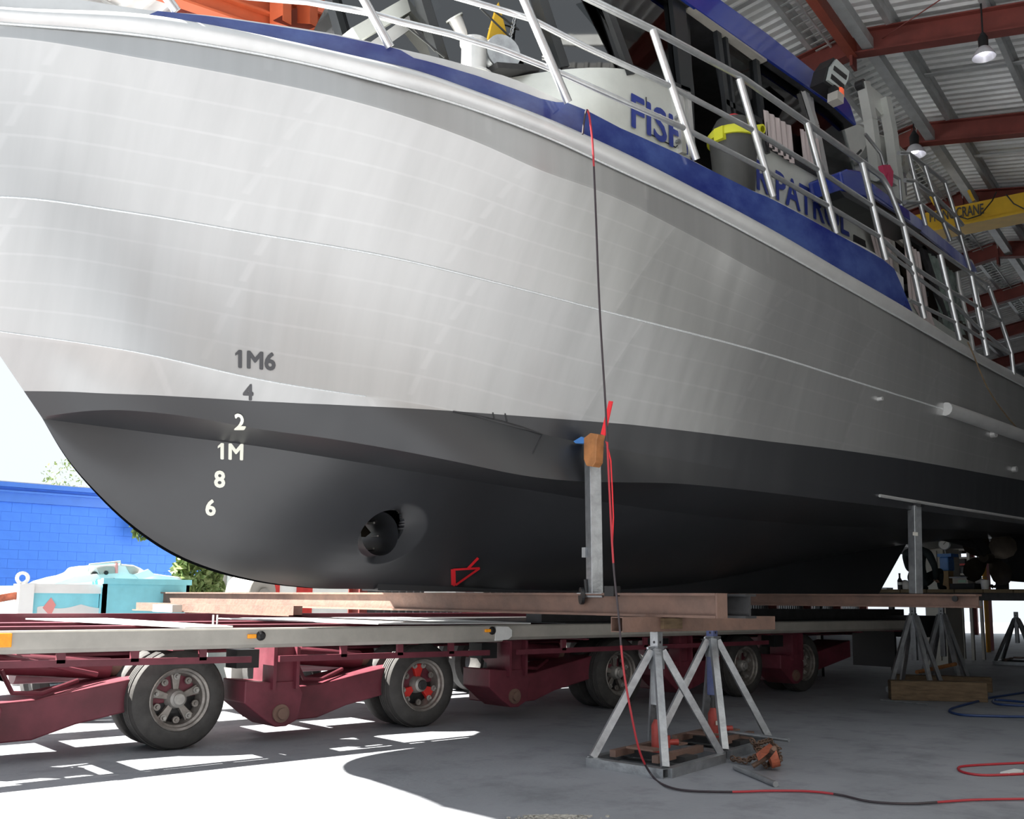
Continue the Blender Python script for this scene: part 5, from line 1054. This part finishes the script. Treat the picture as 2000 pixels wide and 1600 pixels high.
a = base_at(1855, 15.); b_ = base_at(1903, 15.); h1 = pX(1876, 1140, 15.)[2]; h2 = pX(1876, 1128, 15.)[2]; obj('base', MB().box((15, a[1], zpl), (15.5, b_[1], h1)), 'dark', ws, bevel=.01); obj('platform', MB().box((14.98, pX(1856, 1150, 15)[1], h2-.01), (15.5, pX(1890, 1150, 15)[1], h2+.01)), 'galv', ws); obj('head', MB().box((15.02, pX(1860, 1150, 15)[1], h1), (15.3, pX(1890, 1150, 15)[1], h2-.01)), 'railgrey', ws)
obj('display', MB().prism([pX(x, y, 15.0) for x, y in ((1872, 1133), (1887, 1133), (1887, 1138), (1872, 1138))], (-.012, 0, 0)), 'screen_green', ws)
bk = thing('white_bucket', 'small white bucket on the staging beside the scales', 'bucket', base_at(1924, 15.)); c = base_at(1924, 15.); obj('bucket', MB().lathe(c, upv, [(0, .001), (0, .05), (.14, .06), (.14, .054), (.01, .045), (.01, .001)], 20), 'white', bk, smooth=True); obj('handle', MB().tube([c+[.06*math.cos(a_)*0, .06*math.cos(a_), .14+.05*math.sin(a_)] for a_ in np.linspace(0, math.pi, 9)], .004, 6), 'galv', bk)
obj('paper_roll', MB().tube([onpl(base_at(1892, 15.3))+[0, 0, .17], onpl(base_at(1932, 15.3))+[0, 0, .10]], .045, 14), 'white', label='white paper roll lying behind the bucket on the staging', cat='roll', smooth=True)
cl = MB().grid([[onpl(base_at(1920+i*5, 15.5))+[j*.05, 0, .02+.07*abs(math.sin(i*1.3+j))] for i in range(8)] for j in range(6)]); obj('rag_heap', cl, 'ply', label='crumpled tan rags behind the white bucket', cat='rags', smooth=True)
bo = thing('spray_bottle', 'dark bottle with white label left of the stern prop', 'bottle', base_at(1758, 14.7)); c = base_at(1758, 14.7); obj('bottle', MB().lathe(c, upv, [(0, .001), (0, .036), (.14, .036), (.18, .014), (.23, .014), (.23, .001)], 18), 'dark', bo, smooth=True); obj('label_band', MB().lathe(c, upv, [(.07, .037), (.11, .037)], 18), 'white', bo); obj('cap', MB().lathe(c, upv, [(.23, .016), (.25, .016), (.25, .001)], 12), 'dark', bo)
wb_ = thing('tub', 'white rounded tub beside the dark bottle', 'tub', base_at(1769, 14.8)); obj('tub', MB().lathe(base_at(1768, 14.8), upv, [(0, .001), (0, .07), (.05, .085), (.10, .075), (.14, .04), (.15, .001)], 20), 'white', wb_, smooth=True)
obj('paint_tray', MB().box(base_at(1712, 14.7), base_at(1738, 14.8)+[.1, 0, .03]), 'white', label='flat white tray at the left end of the bright gap', cat='tray')
# worker behind the prop: one skinned body
def skin_body(nm, joints, edges, radii, m, parent):
    me = bpy.data.meshes.new(nm); org = ORG[parent.name]; me.from_pydata([tuple(np.array(j)-org) for j in joints], edges, []); o = bpy.data.objects.new(nm, me); col.objects.link(o); o.parent = parent; ORG[o.name] = org
    sk = o.modifiers.new('skin', 'SKIN'); sk.use_smooth_shade = True
    for i, r_ in enumerate(radii): me.skin_vertices[0].data[i].radius = (r_[0], r_[1]) if hasattr(r_, '__len__') else (r_, r_); me.skin_vertices[0].data[i].use_root = (i == 0)
    ss = o.modifiers.new('sub', 'SUBSURF'); ss.levels = 2; ss.render_levels = 2; me.materials.append(M_[m]); return o
pc = pX(1794, 1150, 15.1)
wk = thing('person', 'person in dark shirt sitting behind the stern prop with one elbow out', 'person', (15.1, pc[1], zpl))
S0 = np.array([15.1, pc[1], zpl])
J = lambda dx, dy, z: S0+np.array([dx, dy, z])
jn = [J(0, 0, .14), J(0, 0, .30), J(0, 0, .47), J(0, 0, .60), J(.02, 0, .67), J(.04, 0, .76), J(.06, 0, .86), J(0, .19, .57), J(.10, .20, .33), J(.30, .14, .26), J(0, -.19, .57), J(.0, -.28, .35), J(.16, -.2, .16), J(0, .10, .13), J(.42, .16, .32), J(.40, .15, .05), J(.58, .15, .03), J(0, -.10, .13), J(.42, -.16, .32), J(.40, -.15, .05), J(.58, -.15, .03)]
ed = [(0, 1), (1, 2), (2, 3), (3, 4), (4, 5), (5, 6), (3, 7), (7, 8), (8, 9), (3, 10), (10, 11), (11, 12), (0, 13), (13, 14), (14, 15), (15, 16), (0, 17), (17, 18), (18, 19), (19, 20)]
ra = [(.15, .13), (.14, .11), (.17, .12), (.12, .1), .06, (.09, .1), .07, .07, .05, .035, .07, .05, .035, .09, .065, .045, .04, .09, .065, .045, .04]
skin_body('body', jn, ed, ra, 'cloth', wk)
for s_, k_ in ((1, 9), (-1, 12)):
    h_ = jn[k_]
    for f_ in range(4): skin_body('finger', [h_, h_+[.05, s_*(-.02+.014*f_), -.02], h_+[.08, s_*(-.02+.014*f_), -.045]], [(0, 1), (1, 2)], [.014, .010, .008], 'skin', wk)
    skin_body('thumb', [h_, h_+[.03, s_*-.045, -.01], h_+[.055, s_*-.05, -.02]], [(0, 1), (1, 2)], [.014, .011, .009], 'skin', wk)
hc = jn[6]-[0, 0, .06]; obj('head', MB().lathe(hc-[0, 0, .11], upv, [(0, .02), (.02, .055), (.08, .075), (.15, .082), (.20, .065), (.23, .03), (.235, .001)], 22), 'skin', wk, smooth=True)
obj('hair', MB().lathe(hc-[-.008, 0, 0], upv, [(.02, .085), (.06, .088), (.10, .07), (.128, .03), (.13, .001)], 22), 'dark', wk, smooth=True)
obj('nose', MB().prism([hc+[.075, -.012, -.03], hc+[.075, .012, -.03], hc+[.078, 0, .01]], (.02, 0, 0)), 'skin', wk)
# ------------------------------------------------------------------ yard outside at left
WY = 23.
wa = pY(-200, 915, WY); wb2 = pY(185, 967, WY)
sl_ = (pY(0, 942, WY)[2]-pY(185, 967, WY)[2])
bw = thing('blue_block_building', 'bright blue painted block building beyond the trailer at far left', 'building', (6, WY, 0))
zt0 = pY(0, 942, WY)[2]; X0_ = pY(-330, 1000, WY)[0]; X1_ = pY(430, 1100, WY)[0]; zcap = pY(92, 955, WY)[2]
obj('core', MB().box((X0_, WY+.02, 0), (X1_, WY+6, zcap+.08)), 'bluewall', bw)
rh = .2; nb = 0; blk = None; z = zcap-.35
rows_ = 0
while z > .5 and nb < 290:
    x = X0_+(.2 if rows_ % 2 else 0)+2.0
    while x < X1_-.5 and nb < 290:
        if blk is None: blk = obj('block', MB().box((x, WY+.009, z-rh+.003), (x+.396, WY+.03, z-.003)), 'bluewall', bw, bevel=.0); b0_ = np.array([x, z])
        else: dd = blk.copy(); col.objects.link(dd); dd.location = (x-b0_[0], rng.uniform(-.002, .002), z-b0_[1])
        nb += 1; x += .4
    z -= rh; rows_ += 1
obj('parapet', MB().box((X0_, WY-.08, zcap-.02), (X1_, WY+.15, zcap+.08)), 'bluecap', bw); obj('capping', MB().box((X0_, WY-.12, zcap-.14), (X1_, WY+.1, zcap-.10)), 'bluecap', bw); obj('fascia', MB().box((X0_, WY-.05, zcap-.34), (X1_, WY+.1, zcap-.14)), 'bluecap', bw)
obj('roof', MB().prism([(X0_, WY+.15, zcap+.12), (X0_, WY+6, zcap+.7), (X0_, WY+6, zcap+.6), (X0_, WY+.15, zcap+.02)], (X1_-X0_, 0, 0)), 'white', bw)
# skip bins
def bin_(pxl, pxr, pyt, pyb, Y, m, lab, nm='skip_bin'):
    a = pY(pxl, pyt, Y); b_ = pY(pxr, pyt, Y); z0 = 0.0; t = thing(nm, lab, 'container', ((a[0]+b_[0])/2, Y, 0)); zt_ = (a[2]+b_[2])/2
    obj('front_panel', MB().box((a[0], Y, z0), (b_[0], Y+.06, zt_)), m, t); obj('back_panel', MB().box((a[0], Y+2, z0), (b_[0], Y+2.06, zt_)), m, t); obj('floor_panel', MB().box((a[0], Y, z0), (b_[0], Y+2, .08)), m, t)
    for x in (a[0], b_[0]-.05): obj('end_panel', MB().box((x, Y, z0), (x+.05, Y+2, zt_)), m, t)
    obj('top_rim', MB().box((a[0]-.02, Y-.03, zt_-.06), (b_[0]+.02, Y+.08, zt_+.02)), m, t); return t, a, b_, zt_
YB = 14.5
bn1, a1, b1__, z1_ = bin_(204, 371, 1134, 1195, YB, 'cyan', 'plain turquoise skip bin beyond the trailer, right hand one')
bn2, a2, b2__, z2_ = bin_(48, 202, 1145, 1195, YB+.15, 'cyan', 'white rimmed skip bin painted with waves, left of the plain turquoise one')
wv = MB(); n = 26
for i in range(n): pass
xw = np.linspace(a2[0]+.18, b2__[0]-.02, n); zw = z2_-.28-.05*np.abs(np.sin(xw*6))-.03*np.sin(xw*2.3)
obj('painted_wave', MB().grid([[(x, YB+.145, max(.02, .3)) for x in xw], [(x, YB+.145, z) for x, z in zip(xw, zw)]]), 'white', bn2)
obj('white_band', MB().box((a2[0]-.04, YB+.10, z2_-.10), (b2__[0], YB+.16, z2_+.03)), 'white', bn2); ep = pY(36, 1150, YB+.1); obj('corner_post', MB().box((ep[0], YB+.05, 0), (a2[0]+.10, YB+.35, z2_+.02)), 'white', bn2)
obj('lifting_eye', MB().lathe((a2[0]-.02, YB+.2, z2_+.1), (0, 1, 0), [(-.02, .05), (-.02, .09), (.02, .09), (.02, .05)], 16, close=True), 'white', bn2)
obj('hinge_arm', MB().bar((a2[0]-.5, YB+.2, z2_-.22), (a2[0], YB+.2, z2_-.12), .08, .1), 'redjack2', bn2)
obj('painted_figure', MB().prism([(a2[0]+.25, YB+.14, z2_-.3), (a2[0]+.35, YB+.14, z2_-.16), (a2[0]+.42, YB+.14, z2_-.26), (a2[0]+.36, YB+.14, z2_-.42)], (0, .006, 0)), 'pink', bn2)
# wrecked white car body lying in the bins
cw = thing('wrecked_car', 'crushed white car body with roof rack sitting in the skip bins', 'car', pY(215, 1140, YB+.8))
Yc_ = YB+.5
prof = [(100, 1141), (112, 1134), (140, 1126), (160, 1122), (176, 1116), (184, 1106), (205, 1103), (240, 1102), (262, 1104), (276, 1110), (290, 1119), (325, 1124), (352, 1127), (360, 1136), (350, 1150), (120, 1150)]
obj('body_shell', MB().prism([pY(x, y, Yc_) for x, y in prof], (0, 1.2, 0)), 'white', cw, bevel=.03)
for nm, px in (('side_window', ((190, 1110), (212, 1107), (224, 1107), (226, 1120), (196, 1122))), ('side_window', ((246, 1106), (262, 1107), (272, 1113), (266, 1124), (254, 1120)))): obj(nm, MB().prism([pY(x, y, Yc_-.02) for x, y in px], (0, .03, 0)), 'railgrey', cw)
for (x, y, r) in ((184, 1123, .05), (207, 1119, .03), (222, 1132, .02)): obj('round_opening', MB().lathe(pY(x, y, Yc_-.02), (0, -1, 0), [(0, r), (.02, r), (.02, .001)], 16), 'dark', cw)
obj('roof_rack', MB().tube([pY(x, y, Yc_) for x, y in ((171, 1117), (175, 1104), (235, 1098), (235, 1104))], .022, 8), 'alu_white', cw); obj('pillar', MB().tube([pY(228, 1100, Yc_-.03), pY(228, 1120, Yc_-.03)], .02, 8), 'pink', cw)
obj('loose_panel', MB().prism([pY(x, y, Yc_-.1) for x, y in ((262, 1122), (290, 1112), (305, 1125), (272, 1132))], (0, .04, 0)), 'white', cw); obj('loose_panel', MB().prism([pY(x, y, Yc_-.15) for x, y in ((100, 1142), (145, 1126), (190, 1121), (200, 1134), (150, 1140))], (0, .05, 0)), 'white', cw)
# shrub, hedge, pale building with windows, roof hills
def shrub(nm, c, rx, rz_, n_, m, lab, cat):
    mb = MB(); k = 0
    for i in range(n_):
        d = rng.randn(3); d /= np.linalg.norm(d); rr_ = rng.uniform(.55, 1)**.6; p = np.array(c)+d*[rx*rr_, rx*.6*rr_, rz_*rr_]; a = rng.randn(3)*.05; b_ = rng.randn(3)*.05; mb.add([p-a, p+b_, p+a, p-b_], [(0, 1, 2, 3)])
    t = thing(nm, lab, cat, (c[0], c[1], 0)); obj('foliage', mb, m, t, kind='stuff'); 
    if n_ > 300: obj('stem', MB().tube([(c[0], c[1], 0), tuple(c)], .05, 8), 'timber', t)
    return t
c = pY(382, 1150, 17.); shrub('shrub', (c[0], 17., c[2]-.2), .50, 1.0, 1700, 'leaf', 'bushy pale green shrub right of the turquoise skip bin', 'shrub')
c = pY(284, 1046, 22.5); shrub('shrub', (c[0], 22.6, c[2]+.25), .28, .35, 160, 'leaf', 'small sprig of leaves against the blue wall just under the bow', 'shrub')
c = pY(5, 1188, 18.); obj('hedge', MB().box((c[0]-5, 18., 0), (pY(36, 1188, 18.)[0], 18.8, pY(20, 1176, 18.)[2])), 'grass', label='low green hedge at the left edge below the blue wall', cat='hedge')
obj('branch', MB().tube([pY(x, y, 22.5) for x, y in ((392, 1192), (390, 1150), (370, 1080), (320, 1050), (288, 1046))], .02, 6), 'timber', bpy.data.objects['shrub.001'])
YW = 19.; pwb = thing('pale_building', 'white building with dark windows and red doors seen under the bow', 'building', (14, YW, 0))
a = pY(414, 1100, YW); b_ = pY(760, 1100, YW); obj('wall', MB().box((a[0], YW, 0), (b_[0], YW+.4, 4.)), 'white', pwb)
for i, (x0, x1, m) in enumerate(((430, 440, 'railgrey'), (456, 465, 'railgrey'), (483, 500, 'red'), (520, 546, 'red'), (580, 610, 'red'))):
    p = pY(x0, 1130, YW); q_ = pY(x1, 1130, YW); obj('window' if m != 'red' else 'door', MB().box((p[0], YW-.03, .3 if m == 'red' else 1.2), (q_[0], YW, 2.2)), m, pwb)
for x in (418, 447, 474): p = pY(x, 1130, YW-.05); obj('downpipe', MB().tube([(p[0], YW-.06, 0), (p[0], YW-.06, 3.9)], .04, 8), 'white', pwb)
c = pY(150, 915, 60.); shrub('distant_tree', (c[0]+1, 60., c[2]-.6), 3.0, 1.4, 900, 'leaf', 'hazy distant tree over the blue building roof', 'tree')
